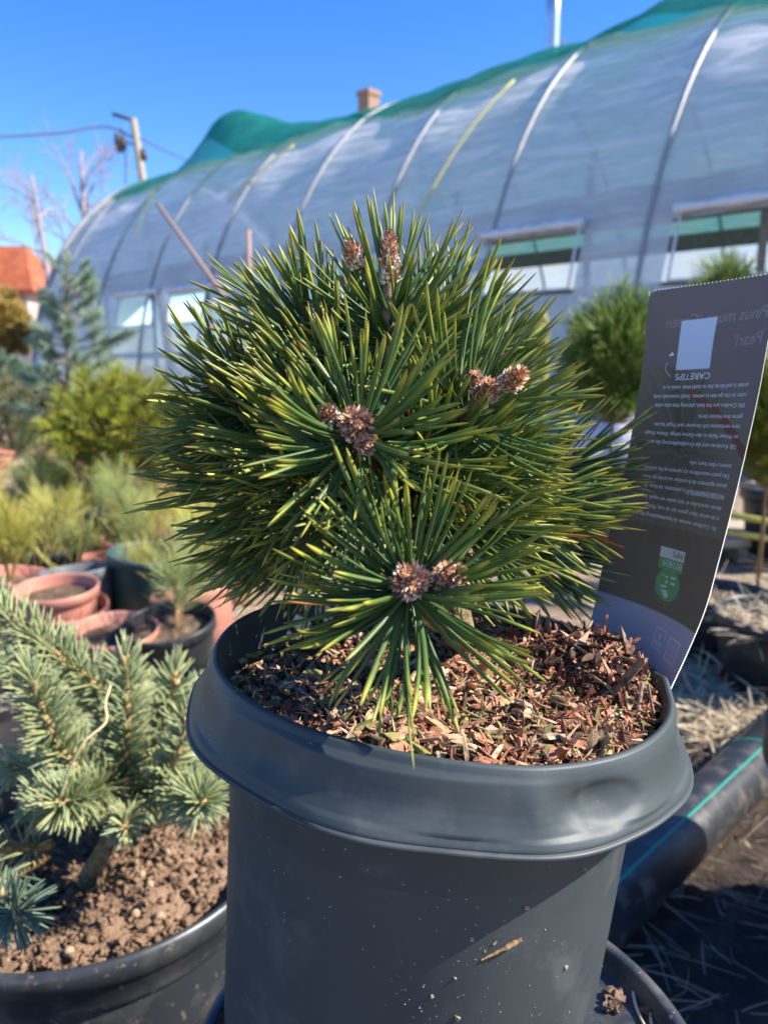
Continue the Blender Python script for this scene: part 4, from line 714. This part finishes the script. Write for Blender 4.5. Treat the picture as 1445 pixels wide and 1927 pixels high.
SH = [  # tip pixel, depth, axis (right, up, towards lens), fascicles, needle length, stem length, trunk fraction, [buds (dx,dy,L,r)], angles, shoot look
 (733, 532, .292, (.0, .93, .36), 92, .041, .036, 1.0, [(0, .001, .0210, .0043, 0), (-.0115, .004, .0120, .0038, -.35)], (24, 100)),
 (905, 748, .262, (.38, .46, .80), 60, .046, .026, .75, [(0, 0, .0100, .0044, 0), (.0070, .003, .0105, .0040, .3), (-.004, .003, .007, .003, -.2)], (32, 104)),
 (672, 808, .240, (-.05, .30, .95), 62, .043, .024, .7, [(0, 0, .0110, .0052, 0), (-.0075, .003, .008, .0030, -.4), (.0028, -.006, .006, .0034, .1)], (42, 108)),
 (772, 1098, .233, (-.02, .30, .95), 76, .048, .024, .35, [(0, 0, .0105, .0052, 0), (.0098, .0005, .0105, .0046, .35)], (40, 116)),
 (420, 745, .320, (-.80, .35, .45), 60, .043, .030, .7, [(0, 0, .010, .003, 0), (0.004, .006, .008, .0026, 0)], (25, 95)),
 (560, 600, .305, (-.50, .72, .40), 58, .045, .034, .85, [], (12, 85)),
 (852, 608, .325, (.45, .85, .15), 56, .045, .034, .85, [], (10, 78)),
 (960, 800, .350, (.80, .30, .1), 52, .046, .034, .7, [], (12, 85)),
 (1055, 950, .370, (.92, .05, .0), 60, .046, .036, .55, [], (10, 70)),
 (925, 880, .300, (.80, .0, .55), 48, .046, .030, .6, [], (12, 80)),
 (440, 905, .325, (-.92, -.02, .2), 52, .046, .036, .6, [], (10, 80)),
 (480, 1010, .345, (-.85, -.40, .1), 60, .046, .036, .45, [], (10, 70)),
 (900, 985, .285, (.75, -.05, .62), 58, .046, .028, .4, [], (14, 85)),
 (590, 760, .285, (-.45, .50, .62), 48, .045, .030, .75, [], (12, 82)),
 (800, 800, .280, (.12, .75, .6), 50, .037, .030, .75, [], (12, 80)),
 (545, 850, .290, (-.75, .05, .6), 48, .046, .030, .6, [], (12, 82)),
 (820, 870, .270, (.30, .25, .9), 46, .042, .026, .6, [], (25, 95)),
 (640, 960, .290, (-.5, -.15, .8), 56, .044, .028, .45, [], (20, 90)),
 (1015, 1050, .385, (.75, -.35, -.1), 50, .046, .034, .4, [], (10, 70)),
 (500, 700, .345, (-.75, .50, .0), 50, .045, .036, .8, [], (10, 78)),
 (925, 700, .350, (.70, .60, .0), 50, .045, .036, .8, [], (10, 72)),
 (660, 650, .380, (-.25, .80, -.5), 56, .045, .034, .85, [], (12, 85)),
 (820, 700, .400, (.3, .6, -.7), 50, .045, .034, .75, [], (12, 85)),
 (600, 840, .400, (-.6, .2, -.7), 50, .045, .034, .6, [], (12, 85)),
 (900, 900, .405, (.6, .1, -.7), 50, .045, .034, .5, [], (12, 85)),
 (520, 1060, .385, (-.8, -.4, -.2), 50, .042, .030, .4, [], (10, 70)),
 (700, 900, .300, (-.1, .3, .9), 50, .042, .026, .6, [], (30, 100)),
 (400, 830, .335, (-.95, .12, .05), 34, .040, .028, .65, [], (10, 70)),
 (1095, 870, .385, (.92, .28, .0), 34, .044, .030, .6, [], (10, 60)),
]
for k, (px, py, d, ax, nf, L, sl_, tf, buds, ang) in enumerate(SH):
    nf = int(nf * (1.25 if buds else 1.0)); g = R8(900 + k); tip = pt(px, py, d); A = vd(*ax); base = tip - A * sl_; tk = trunk_pt(tf)
    path = spline([tk, tk * .45 + base * .55 + vd(0, -1, 0) * .004, base, tip], 16); mbs = MB()
    mbs.add(*tube(path, np.linspace(.0036, .0026, 16), 9)); br = mbs.build('branch', M_BARK, pine)
    u = nrm(np.cross(A, [.1, .2, .97])); v = np.cross(A, u); nd = MB()
    kk = np.arange(nf); f = (kk + g.rand(nf)) / nf; a = kk * 2.39996 + g.normal(size=nf) * .3
    th = np.radians(ang[0] + (ang[1] - ang[0]) * f ** .85 + g.normal(size=nf) * 8); rad = np.cos(a)[:, None] * u + np.sin(a)[:, None] * v
    o = tip - A * (f * sl_ * .85 + .001)[:, None] + rad * .0024; D = np.cos(th)[:, None] * A + np.sin(th)[:, None] * rad
    lo = np.clip(-(D @ Uv), 0, 1)                   # needles low on the plant droop, the others sweep up along the shoot
    bend = A * (.12 + .34 * g.rand(nf) * (1 - .6 * lo))[:, None] + g.normal(size=(nf, 3)) * .07 - ez * (.07 * lo)[:, None] + ez * .05
    curl = g.rand(nf) < .22; bend = bend + g.normal(size=(nf, 3)) * .06 + np.where(curl, .42, 0)[:, None] * nrm(A * .5 + g.normal(size=(nf, 3)) * .6)
    len_ = L * (1.10 if not buds or k in (0, 4) else 1.04) * (.74 + .36 * g.rand(nf)) * np.interp(f, [0, .2, 1], [.78, 1, .95]) * .93 / np.maximum(.8, np.linalg.norm(nrm(D) + bend, axis=1))
    if buds:                                         # the buds stand clear of the needles on the side towards the sun-lit front
        ang_ = np.arccos(np.clip(nrm(D) @ A, -1, 1)); sel = ~((rad @ (-Fv) > -.15) & (ang_ < math.radians(54 if k == 0 else 60))) if k in (0, 1) else ang_ > math.radians(34)
        o, D, bend, len_, f = o[sel], nrm(D[sel]), bend[sel], len_[sel], f[sel]; nf = len(f)
    for sgn in (-1, 1):
        sp = nrm(np.cross(D, g.normal(size=(nf, 3)))) * (.05 + .05 * g.rand(nf))[:, None] * sgn
        w_ = .00135 + .00045 * g.rand(nf)
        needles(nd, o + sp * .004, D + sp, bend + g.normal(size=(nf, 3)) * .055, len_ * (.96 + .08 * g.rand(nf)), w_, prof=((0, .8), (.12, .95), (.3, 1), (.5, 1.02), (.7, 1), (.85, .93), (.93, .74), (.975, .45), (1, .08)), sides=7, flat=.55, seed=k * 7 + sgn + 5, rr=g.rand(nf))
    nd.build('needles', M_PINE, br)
    for q, (dx, dy, bl, brd, lean) in enumerate(buds):
        bp_ = tip + Rv * dx + Uv * dy - A * (.001 if q == 0 else -.0015); bud(bp_, nrm(A + Rv * lean), bl * .88, brd * .84, 40 + k * 5 + q, br, .85 if k in (2, 4) else 1.0)

# ---------------------------------------------------------------- plant label
ROWS = [((1098, 1240), .372, (1240, 1345), .312), ((1107, 1190), .382, (1265, 1291), .322), ((1121, 1130), .388, (1295, 1226), .330), ((1135, 1060), .392, (1327, 1148), .336), ((1150, 988), .394, (1352, 1058), .341),
        ((1167, 915), .394, (1376, 965), .345), ((1180, 865), .393, (1390, 908), .347), ((1192, 795), .392, (1409, 826), .350), ((1206, 712), .390, (1431, 723), .352), ((1214, 635), .388, (1448, 628), .354), ((1222, 548), .386, (1480, 510), .355)]
LP = np.array([pt(*a, d) for a, d, _, _ in ROWS]); RP = np.array([pt(*a, d) for _, _, a, d in ROWS]); nr = 61
Ls, Rs = spline(LP, nr), spline(RP, nr); vl = np.r_[0, np.cumsum(np.linalg.norm(np.diff((Ls + Rs) / 2, axis=0), axis=1))]; LH = vl[-1]
ra = lambda y: np.interp(y, [1240, 1190, 1130, 1060, 988, 915, 865, 795, 712, 635, 548][::-1], (np.arange(11) / 10.)[::-1])
LW_ = .066
def lab(u, v, off=0.0):                          # u: 0 left .. LW_ right (metres), v metres up from the foot
    u = np.asarray(u, float); v = np.asarray(v, float)
    L_ = np.stack([np.interp(v, vl, Ls[:, k]) for k in range(3)], -1); R_ = np.stack([np.interp(v, vl, Rs[:, k]) for k in range(3)], -1)
    s = (u / LW_)[..., None]; up = np.array([.12, .12, .98]); X_ = nrm(R_ - L_); N_ = nrm(np.cross(X_, up))   # N_ towards the lens
    bow = (np.interp(v, [0, .04, .09, LH], [.0100, .0085, .004, .0012]) * 4)[..., None] * s * (1 - s)
    return L_ + (R_ - L_) * s - N_ * bow + N_ * off
label = empty('plant_label', lab(LW_ / 2, .02), 'tall curved grey plastic plant label with upside down white print', 'plant label')
nu = 25; uu = np.linspace(0, LW_, nu); vv = np.linspace(0, LH, 90); VV, UU = np.meshgrid(vv, uu, indexing='ij')
def round_c(u, v):                               # rounded top-left corner
    r = .004; dv = v - (LH - r)
    return np.where((dv > 0), np.maximum(u, r - np.sqrt(np.clip(r * r - np.clip(dv, 0, r) ** 2, 0, None)) + u * (1 - r / LW_) * (dv > 0) * 1.0 * (u > 0) * 0 + u * 1.0), u)
UUr = round_c(UU, VV); Fr = lab(UUr, VV, .00022); Bk = lab(UUr, VV, -.00022); n0 = Fr.reshape(-1, 3).shape[0]
def label_extra(m, n, l, b, tc, c):
    gr = n.new('ShaderNodeTexNoise'); gr.inputs['Scale'].default_value = 30; gr.inputs['Detail'].default_value = 3; l.new(tc.outputs['Object'], gr.inputs[0])
def lab_tr(m, n, l, b, tc, c):
    t = n.new('ShaderNodeBsdfTranslucent'); l.new(c, t.inputs[0]); x = n.new('ShaderNodeMixShader'); x.inputs[0].default_value = .30
    l.new(b.outputs[0], x.inputs[1]); l.new(t.outputs[0], x.inputs[2]); l.new(x.outputs[0], n['Material Output'].inputs[0])
M_LAB = mat('grey label print', extra=lab_tr, rough=.5, spec=.22, attr='col', noise=[(1500, (.25, .25, .24), .60, .72, .12)])
vb = float(np.interp(1130, [548, 1240], [LH, 0])); vb = float(np.interp(ra(1130), np.linspace(0, 1, nr), vl))
def vrow(y): return float(np.interp(ra(y), np.linspace(0, 1, nr), vl))
nufine = 67; uu = np.linspace(0, LW_, nufine); vv = np.linspace(0, LH, 220); VV, UU = np.meshgrid(vv, uu, indexing='ij'); UUr = round_c(UU, VV); Fr = lab(UUr, VV, .00022)
us, vs = UU / LW_, VV / LH; colr = np.zeros(VV.shape + (3,)) + np.array([.25, .200, .180])
# printed picture showing through: pale arc, reddish stripe, radiating plant, light mauve foot
arc = vrow(700) - .012 * (us - .1) ** 2 * 3.2 - .002; below = VV < arc
colr = np.where(below[..., None], np.array([.26, .218, .168]), colr)
ray_ = np.arctan2(us - .45, (VV - vrow(870)) / LW_); g = R8(77); fan = .5 + .5 * np.sin(ray_ * 34 + 3 * np.sin(ray_ * 9)); inner = np.exp(-(((us - .42) / .36) ** 2 + ((VV - vrow(850)) / .045) ** 2))
colr = colr * (1 - inner[..., None] * (.30 + .45 * fan[..., None]) * below[..., None]) + (inner * fan * below)[..., None] * np.array([.03, .04, .015])
st_ = (np.abs(VV - (arc - .007 - .006 * us)) < .0016 + .0012 * us) & (us > .42); colr = np.where(st_[..., None], np.array([.23, .10, .075]), colr)
foot = VV < vb; colr = np.where(foot[..., None], np.array([.46, .44, .56]), colr)
low = (VV > vb) & (VV < vrow(985)); colr = np.where(low[..., None], colr * .78, colr)
lm = MB().add(Fr.reshape(-1, 3), grid_q(220, nufine)[:, ::-1], col=colr.reshape(-1, 3)); lm.add(lab(UUr, VV, -.00022).reshape(-1, 3), grid_q(220, nufine), col=np.array([.30, .33, .28]))
lm.build('label_card', M_LAB, label)
e_ = MB()
for uvs in (((LW_, None)), ((0, None))):
    a_ = lab(np.full(220, uvs[0]), vv, .00024); b_ = lab(np.full(220, uvs[0]), vv, -.00024); e_.add(np.stack([a_, b_], 1).reshape(-1, 3), [(2 * q, 2 * q + 1, 2 * q + 3, 2 * q + 2) for q in range(219)])
a_ = lab(uu * .97 + .001, np.full(nufine, LH), .00024); b_ = lab(uu * .97 + .001, np.full(nufine, LH), -.00024); e_.add(np.stack([a_, b_], 1).reshape(-1, 3), [(2 * q, 2 * q + 1, 2 * q + 3, 2 * q + 2) for q in range(nufine - 1)])
for q in range(34): # perforation nibs along the top
    c = lab(.003 + q * .0019, LH + .0000) + ez * .0002; e_.add(*box(c, (.0006, .0004, .0006)))
e_.build('label_edge', mat('bright cut edge', (.78, .77, .72), .5, .3), label, smooth=False)
def fontmesh(txt, size):
    cu = bpy.data.curves.new('t', 'FONT'); cu.body = txt; cu.size = size; cu.resolution_u = 3; ob = bpy.data.objects.new('t', cu); scene.collection.objects.link(ob)
    bpy.context.view_layer.update(); me = bpy.data.meshes.new_from_object(ob.evaluated_get(bpy.context.evaluated_depsgraph_get()))
    me.calc_loop_triangles(); V = np.array([v.co[:2] for v in me.vertices]).reshape(-1, 2); T = np.array([t.vertices[:] for t in me.loop_triangles]).reshape(-1, 3)
    bpy.data.objects.remove(ob); bpy.data.curves.remove(cu); bpy.data.meshes.remove(me); return V, T
def prt(mb, txt, size, u0, v0, mode='rot', off=.00034, sx=1.0):   # u0: start of the line; rot = turned 180 degrees, mirror = seen from behind
    V, T = fontmesh(txt, size)
    if not len(V): return
    if mode == 'rot': mb.add(lab(u0 - V[:, 0] * sx, v0 - V[:, 1], off), T=T)
    else: mb.add(lab(u0 - V[:, 0] * sx, v0 + V[:, 1], off), T=T[:, ::-1])
def quad(mb, u0, u1, v0, v1, off=.0003, n=8, **kw):
    U_, V_ = np.meshgrid(np.linspace(u0, u1, n), np.linspace(v0, v1, n)); mb.add(lab(U_, V_, off).reshape(-1, 3), grid_q(n, n), **kw)
ink = MB(); ghost = MB(); wp = MB()
vq0, vq1 = vrow(716), vrow(622); quad(wp, .0190, .0375, vq0 - .0005, vq1, .0003); wp.build('white_panel', mat('white panel', (.62, .66, .74), .4, .4), label)
prt(ink, 'CARETIPS', .0046, .0385, vrow(726), sx=.98)
pa_ = np.linspace(0, 1, 12); arcu = .0165 - .0035 * np.sin(pa_ * math.pi * .75); arcv = vrow(731) + pa_ * (.0072); ink.add(*[x for x in tube(lab(arcu, arcv, .0003), .00012, 4)][:2])
ink.add(lab(np.array([.0142, .0172, .0160]), np.array([vrow(690)] * 2 + [vrow(690) + .0014]) + np.array([.0, .0004, .0009]), .0003), T=[(0, 1, 2)])
PAR = [(828, ['EN: Conifers are the basic planting that also adds', 'color to the garden in winter. Small mammals hide', 'under it and birds like to build their nests in it.']),
       (905, ['DE: Koniferen sind die Grundbepflanzung die auch', 'im Winter Farbe in den Garten bringt. Kleine S\u00e4uge-', 'tiere verstecken sich darunter und V\u00f6gel bauen', 'gerne ihre Nester darin.']),
       (973, ['FR: Les conif\u00e8res sont la plantation de base, ils', 'ajoute \u00e9galement de la couleur au jardin en hiver.', 'Des petits mammif\u00e8res s\u2019y cachent et les oiseaux', 'aiment y faire leurs nids.']),
       (1041, ['NL: Coniferen vormen de basisbeplanting die ook', 'in de winter kleur geven aan de tuin. Kleine', 'dieren verschuilen er zich onder en vogels bouwen', 'er graag hun nesten in.'])]
# right-edge pixel rows -> v
RY = [510, 628, 723, 826, 908, 965, 1058, 1148, 1226, 1291, 1345]; vry = lambda y: float(np.interp(np.interp(y, RY, np.linspace(1, 0, 11)), np.linspace(0, 1, nr), vl))
for y, lines in PAR:
    v = vry(y) + .0004
    for k, tx in enumerate(lines): prt(ink, tx, .0029, .0600, v + k * .0046 + .0018, sx=.86)
ink.build('printed_text', mat('white ink', (.80, .80, .80), .4, .4), label)
prt(ghost, 'Pinus mugo \u2018Green', .0085, .0630, vrow(640) + .0014, 'mirror', .00026, sx=.80); prt(ghost, 'Pearl\u2019', .0085, .0630, vrow(672) - .0022, 'mirror', .00026, sx=.80)
ghost.build('show_through_text', mat('ghost ink', (.34, .28, .26), .4, .4), label)
# certification mark: green badge, number, white flag
bg_, bw, bt = MB(), MB(), MB(); v0 = vry(1215); bu = .0370
v_top = vrow(1033); hgt_ = .0
vf = vry(1120)                                   # white flag row
quad(bw, bu - .0075, bu + .0075, vf, vf + .0052, .0003); prt(bt, 'MPS', .0042, bu + .0066, vf + .0042, sx=.9, off=.0004)
quad(bg_, bu - .0075, bu + .0075, vf - .0055, vf - .0002, .0003); prt(bw, '802809', .0047, bu + .0072, vf - .0008, sx=.88, off=.0004)
tha = np.linspace(0, 2 * math.pi, 33)[:-1]; cv = vf - .0125
def disc(mb, r, off): mb.add(np.concatenate([[lab(bu, cv, off)], lab(bu + r * np.cos(tha), cv + r * np.sin(tha) * 1.08, off)]), T=[(0, 1 + q, 1 + (q + 1) % 32) for q in range(32)])
disc(bg_, .0076, .00032)
for k, (cu, cw, l2) in enumerate(((-.0025, .0035, .004), (.0028, .004, .003), (-.0022, .0012, .0045), (.0030, .0012, .0030), (-.0025, -.0012, .004), (.003, -.0015, .003), (-.002, -.0036, .0028), (.0022, -.004, .0024))): quad(bw, bu + cu - l2 / 2, bu + cu + l2 / 2, cv + cw - .0006, cv + cw + .0006, .0004, 3)
for sg in (-1, 1): bw.add(lab(bu + np.array([0, .0006 + .0012 * (sg > 0), 0, -.0018 * (sg < 0) - .0004]), cv + np.array([-.0070, -.0050, -.0025, -.0050]), .00045), Q=[(0, 1, 2, 3)])
ra_ = np.radians(np.linspace(200, 340, 20)); bg_.add(*tube(lab(bu + .0088 * np.cos(ra_), cv + .0095 * np.sin(ra_), .0003), .00016, 4)[:2])
bg_.build('badge', mat('badge green', (.16, .38, .14), .4, .4), label); bw.build('badge_mark', mat('badge white', (.60, .64, .58), .4, .4), label); bt.build('badge_letters', mat('badge letters', (.10, .16, .04), .4, .4), label)
ic = MB(); vi = vrow(1190) + .002
def ring(mb, u0, u1, v0, v1, wd):
    for q in ((u0, u1, v0, v0 + wd), (u0, u1, v1 - wd, v1), (u0, u0 + wd, v0 + wd, v1 - wd), (u1 - wd, u1, v0 + wd, v1 - wd)): quad(mb, *q, .0003, 3)
ring(ic, .0470, .0575, vi - .001, vi + .0105, .0011); ring(ic, .0360, .0440, vi + .001, vi + .0115, .0006)
for k in range(7): quad(ic, .0488 + k * .0010, .0492 + k * .0010, vi + .0015, vi + .0080, .0003, 3)
for q in ((.0385, vi + .004), (.0412, vi + .004), (.040, vi + .0075)): ic.add(np.concatenate([[lab(q[0], q[1], .0003)], lab(q[0] + .0012 * np.cos(tha), q[1] + .0014 * np.sin(tha), .0003)]), T=[(0, 1 + a, 1 + (a + 1) % 32) for a in range(32)])
ic.build('foot_icons', mat('pale mauve ink', (.62, .60, .70), .4, .4), label)

# ---------------------------------------------------------------- blue spruce in its pot, front left
KS = 1.25
def sp_(px, py, d): return pt(px, py, d * KS)
sc = np.array([-.2104 * KS, .5082 * KS, 0]); sz = -.34 * KS + H
spot = empty('spruce_pot', (sc[0], sc[1], .006), 'wide dark grey plastic pot of brown soil with the blue spruce at lower left', 'plant pot')
M_SPP = mat('dark grey pot plastic', (.030, .034, .040), .38, .5, [(18, (.10, .095, .09), .5, .66, .7), (120, (.26, .20, .15), .60, .70, .6)], (200, .12, .001))
rs = .1306 * KS
MB().add(*lathe([(.0005, .008), (.118, .008), (.1225 * KS, sz - .026)], 80, sc)).build('body', M_SPP, spot)
MB().add(*lathe([(rs - .0091, sz - .044), (rs - .0052, sz - .037), (rs - .0048, sz - .022), (rs - .0016, sz - .020), (rs, sz - .012), (rs + .001, sz - .005), (rs - .001, sz), (rs - .0045, sz + .0008), (rs - .007, sz - .002), (rs - .010, sz - .02), (rs - .0176, sz - .09), (.13, sz - .15)], 110, sc)).build('rim', M_SPP, spot)
g = R8(55); rr = np.linspace(0, .117 * KS, 34); aa = np.linspace(0, 2 * math.pi, 90, endpoint=False); V = []
def sh(x, y):
    x, y = x / KS, y / KS
    return sz - .030 + .022 * np.exp(-(((x - .045) / .038) ** 2 + ((y + .01) / .05) ** 2)) + .016 * np.exp(-(((x - .00) / .07) ** 2 + ((y + .095) / .03) ** 2)) - .012 * np.exp(-(((x + .04) / .05) ** 2 + ((y - .01) / .05) ** 2)) + .003 * np.sin(x * 150) * np.cos(y * 130)
for r in rr: x, y = r * np.cos(aa), r * np.sin(aa); V.append(np.stack([sc[0] + x, sc[1] + y, sh(x, y) - .008 * np.clip((np.sqrt(x * x + y * y) / KS - .1) / .017, 0, 1) * (x > 0)], -1) + g.normal(size=(90, 3)) * [.0005, .0005, .0016])
i = np.arange(33)[:, None] * 90; j = np.arange(90)[None]; k = (j + 1) % 90; so_ = MB().add(np.concatenate(V), np.stack([i + j, i + k, i + 90 + k, i + 90 + j], -1).reshape(-1, 4))
M_CLOD = mat('light brown soil', (.27, .175, .115), .95, .12, [(60, (.14, .085, .055), .46, .66, .8), (240, (.46, .34, .24), .56, .7, .6)], (260, .9, .004))
for k in range(2600):
    r = .112 * KS * math.sqrt(g.rand()); a = g.rand() * 6.28; x, y = r * math.cos(a), r * math.sin(a); s = .0010 + .0034 * g.rand() ** 3.5
    V_, Q_ = lathe([(.0001, -s), (s * .8, -s * .45), (s, 0), (s * .75, s * .5), (.0001, s * .9)], 6, (sc[0] + x, sc[1] + y, sh(x, y) + s * .4), g.normal(size=3)); so_.add(V_ + g.normal(size=V_.shape) * s * .34, Q_)
tag(so_.build('loose_soil', M_CLOD), 'crumbly light brown soil heaped in the spruce pot', 'soil', kind='stuff')
PB = [(267, 1648, .0032, 'oval tan pebble in the middle of the soil heap'), (282, 1668, .0036, 'rounder tan pebble just below the oval one'), (300, 1730, .0048, 'angular pale clod at the right foot of the soil heap'), (255, 1722, .0036, 'pale clod left of the angular one'), (130, 1795, .0042, 'broad pale clod just behind the front rim'), (315, 1606, .0032, 'upright clod on top of the soil heap')]
def on_soil(px, py):
    z = sz
    for _ in range(8): q = onz(px, py, z); z = float(sh(q[0] - sc[0], q[1] - sc[1]))
    return q
for k, (x, y, s, lb) in enumerate(PB):
    q = on_soil(x, y); gg = R8(k + 3); V_, Q_ = lathe([(.0001, -s), (s * .6, -s * .8), (s * .95, -s * .35), (s, .1 * s), (s * .8, s * .6), (s * .4, s * .9), (.0001, s)], 10, q + [0, 0, s * .3], gg.normal(size=3)); MBp = MB().add(V_ * 1.0 + gg.normal(size=V_.shape) * s * .07, Q_)
    tag(MBp.build('pebble', mat('tan pebble', (.38, .27, .18), .8, .2, [(200, (.30, .2, .13), .45, .65, .7)])), lb, 'pebble', 'pebbles and clods on the spruce soil')
spr = empty('blue_spruce', on_soil(165, 1665), 'young blue spruce with spreading pale needled branches in the wide grey pot', 'spruce')
stt = on_soil(165, 1668); hub = sp_(235, 1500, .56); top = sp_(228, 1250, .60)
TR = spline([stt - [0, 0, .01], stt, sp_(195, 1600, .53), hub, sp_(236, 1380, .585), top], 22); V, Q, T = tube(TR, np.linspace(.0095, .0028, 22), 10); MB().add(V + R8(1).normal(size=V.shape) * .0003, Q, T).build('trunk', M_TRUNK, spr)
M_SBUD = mat('spruce bud', (.50, .30, .13), .6, .3, [(500, (.34, .17, .07), .45, .62, .8)], (700, .5, .0006))
def sbranch(pts, nn, L, seed, bud_=True, m=None, a0=38, a1=88, W=.0021, rad=.0022, tuft=0, buds=2, upb=.12):
    L, W, rad, upb, nn = L * KS * 1.08, W * KS * .74, rad * KS * 1.15, upb * .4, int(nn * 1.1)
    p = spline(pts, 20); b = MB(); V, Q, T = tube(p, np.linspace(rad * 1.25, rad * .75, 20), 8); b.add(V + R8(seed).normal(size=V.shape) * .00025, Q, T); br = b.build('branch', M_TWIG, spr)
    cr = MB(); brush(cr, p[2:], nn, L, W, seed, a0, a1, ((0, .7), (.3, 1), (.75, .95), (.93, .6), (1, .1)), 4, .9, upb=upb, tuft=tuft); cr.build('needles', m or M_SPRUCE, br)
    if bud_:
        ax = nrm(p[-1] - p[-3]); gg = R8(seed + 1)
        for k in range(1 + buds):
            s = .0038 if k == 0 else .0025; q = p[-1] + (ax * .002 if k == 0 else gg.normal(size=3) * .003); a = nrm(ax + (0 if k == 0 else 1) * gg.normal(size=3) * .5)
            MB().add(*lathe([(.0001, -s), (s * .9, -s * .6), (s, 0), (s * .85, s * .5), (s * .4, s * 1.1), (.0001, s * 1.3)], 9, q, a)).build('bud', M_SBUD, br)
    return br
D0 = .55
sbranch([hub, sp_(215, 1330, .56), sp_(110, 1235, .54), sp_(0, 1160, .53), sp_(-80, 1120, .52)], 620, .023, 501, tuft=0, a0=50, a1=80)
sbranch([sp_(215, 1330, .60), sp_(150, 1300, .60), sp_(60, 1260, .61), sp_(-40, 1240, .62)], 420, .021, 515, a0=50, a1=82)
sbranch([hub, sp_(238, 1400, .55), sp_(240, 1330, .55), sp_(233, 1245, .56)], 330, .019, 502, a0=50, a1=85)
sbranch([hub, sp_(170, 1470, .54), sp_(115, 1410, .53), sp_(85, 1350, .52), sp_(58, 1275, .515)], 420, .021, 503, a0=50, a1=85)
sbranch([hub, sp_(205, 1480, .54), sp_(160, 1500, .51), sp_(110, 1512, .48)], 330, .021, 504, a0=45, a1=90, tuft=.5)
sbranch([sp_(180, 1500, .53), sp_(100, 1500, .51), sp_(72, 1512, .49)], 150, .018, 514, a0=45, a1=90, tuft=.5)
sbranch([hub, sp_(240, 1530, .52), sp_(232, 1562, .48)], 130, .013, 505, a0=55, a1=95, tuft=.7, buds=0)
sbranch([hub, sp_(320, 1490, .53), sp_(365, 1500, .50), sp_(380, 1510, .475)], 300, .021, 506, a0=45, a1=95, tuft=.6, buds=0)
sbranch([hub, sp_(290, 1440, .57), sp_(315, 1360, .58), sp_(328, 1272, .58)], 330, .019, 507, a0=50, a1=85)
sbranch([hub, sp_(320, 1440, .59), sp_(365, 1370, .60), sp_(385, 1300, .62)], 330, .020, 508, a0=50, a1=85)
sbranch([hub, sp_(270, 1440, .62), sp_(290, 1360, .64), sp_(270, 1290, .66)], 300, .020, 509, a0=50, a1=85)
sbranch([hub, sp_(180, 1440, .60), sp_(150, 1400, .62), sp_(120, 1330, .64)], 330, .020, 510, a0=50, a1=85)
sbranch([hub, sp_(290, 1500, .60), sp_(345, 1470, .60), sp_(400, 1430, .62)], 330, .020, 511, a0=50, a1=85)
sbranch([hub, sp_(300, 1480, .54), sp_(335, 1420, .53), sp_(352, 1345, .53)], 260, .018, 516, a0=50, a1=85)
sbranch([hub, sp_(200, 1500, .58), sp_(130, 1460, .58), sp_(20, 1440, .60)], 330, .020, 512, a0=50, a1=85)
sbranch([stt + [-.03, 0, .04], sp_(-60, 1620, .45), sp_(-10, 1650, .43), sp_(8, 1690, .42)], 110, .019, 517, a0=45, a1=85)
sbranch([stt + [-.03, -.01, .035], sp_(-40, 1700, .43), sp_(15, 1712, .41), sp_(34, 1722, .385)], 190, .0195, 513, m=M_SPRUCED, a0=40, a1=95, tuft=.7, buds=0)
tag(MB().add(*tube(spline([sp_(112, 1508, .475), sp_(135, 1440, .47), sp_(160, 1395, .47), sp_(200, 1358, .48), sp_(198, 1325, .49), sp_(208, 1290, .50)], 26), .0010, 6)).build('dry_grass_blade', mat('dry grass blade', (.55, .44, .24), .6, .3)), 'single bent dry grass blade caught in the spruce branches', 'grass blade')
tag(MB().add(*tube([onz(372, 1880, .02), onz(398, 1905, .02)], .0012, 6)).build('green_thread', mat('green thread', (.03, .35, .26), .5, .3)), 'short green plastic thread on the ground between the two pots', 'thread')
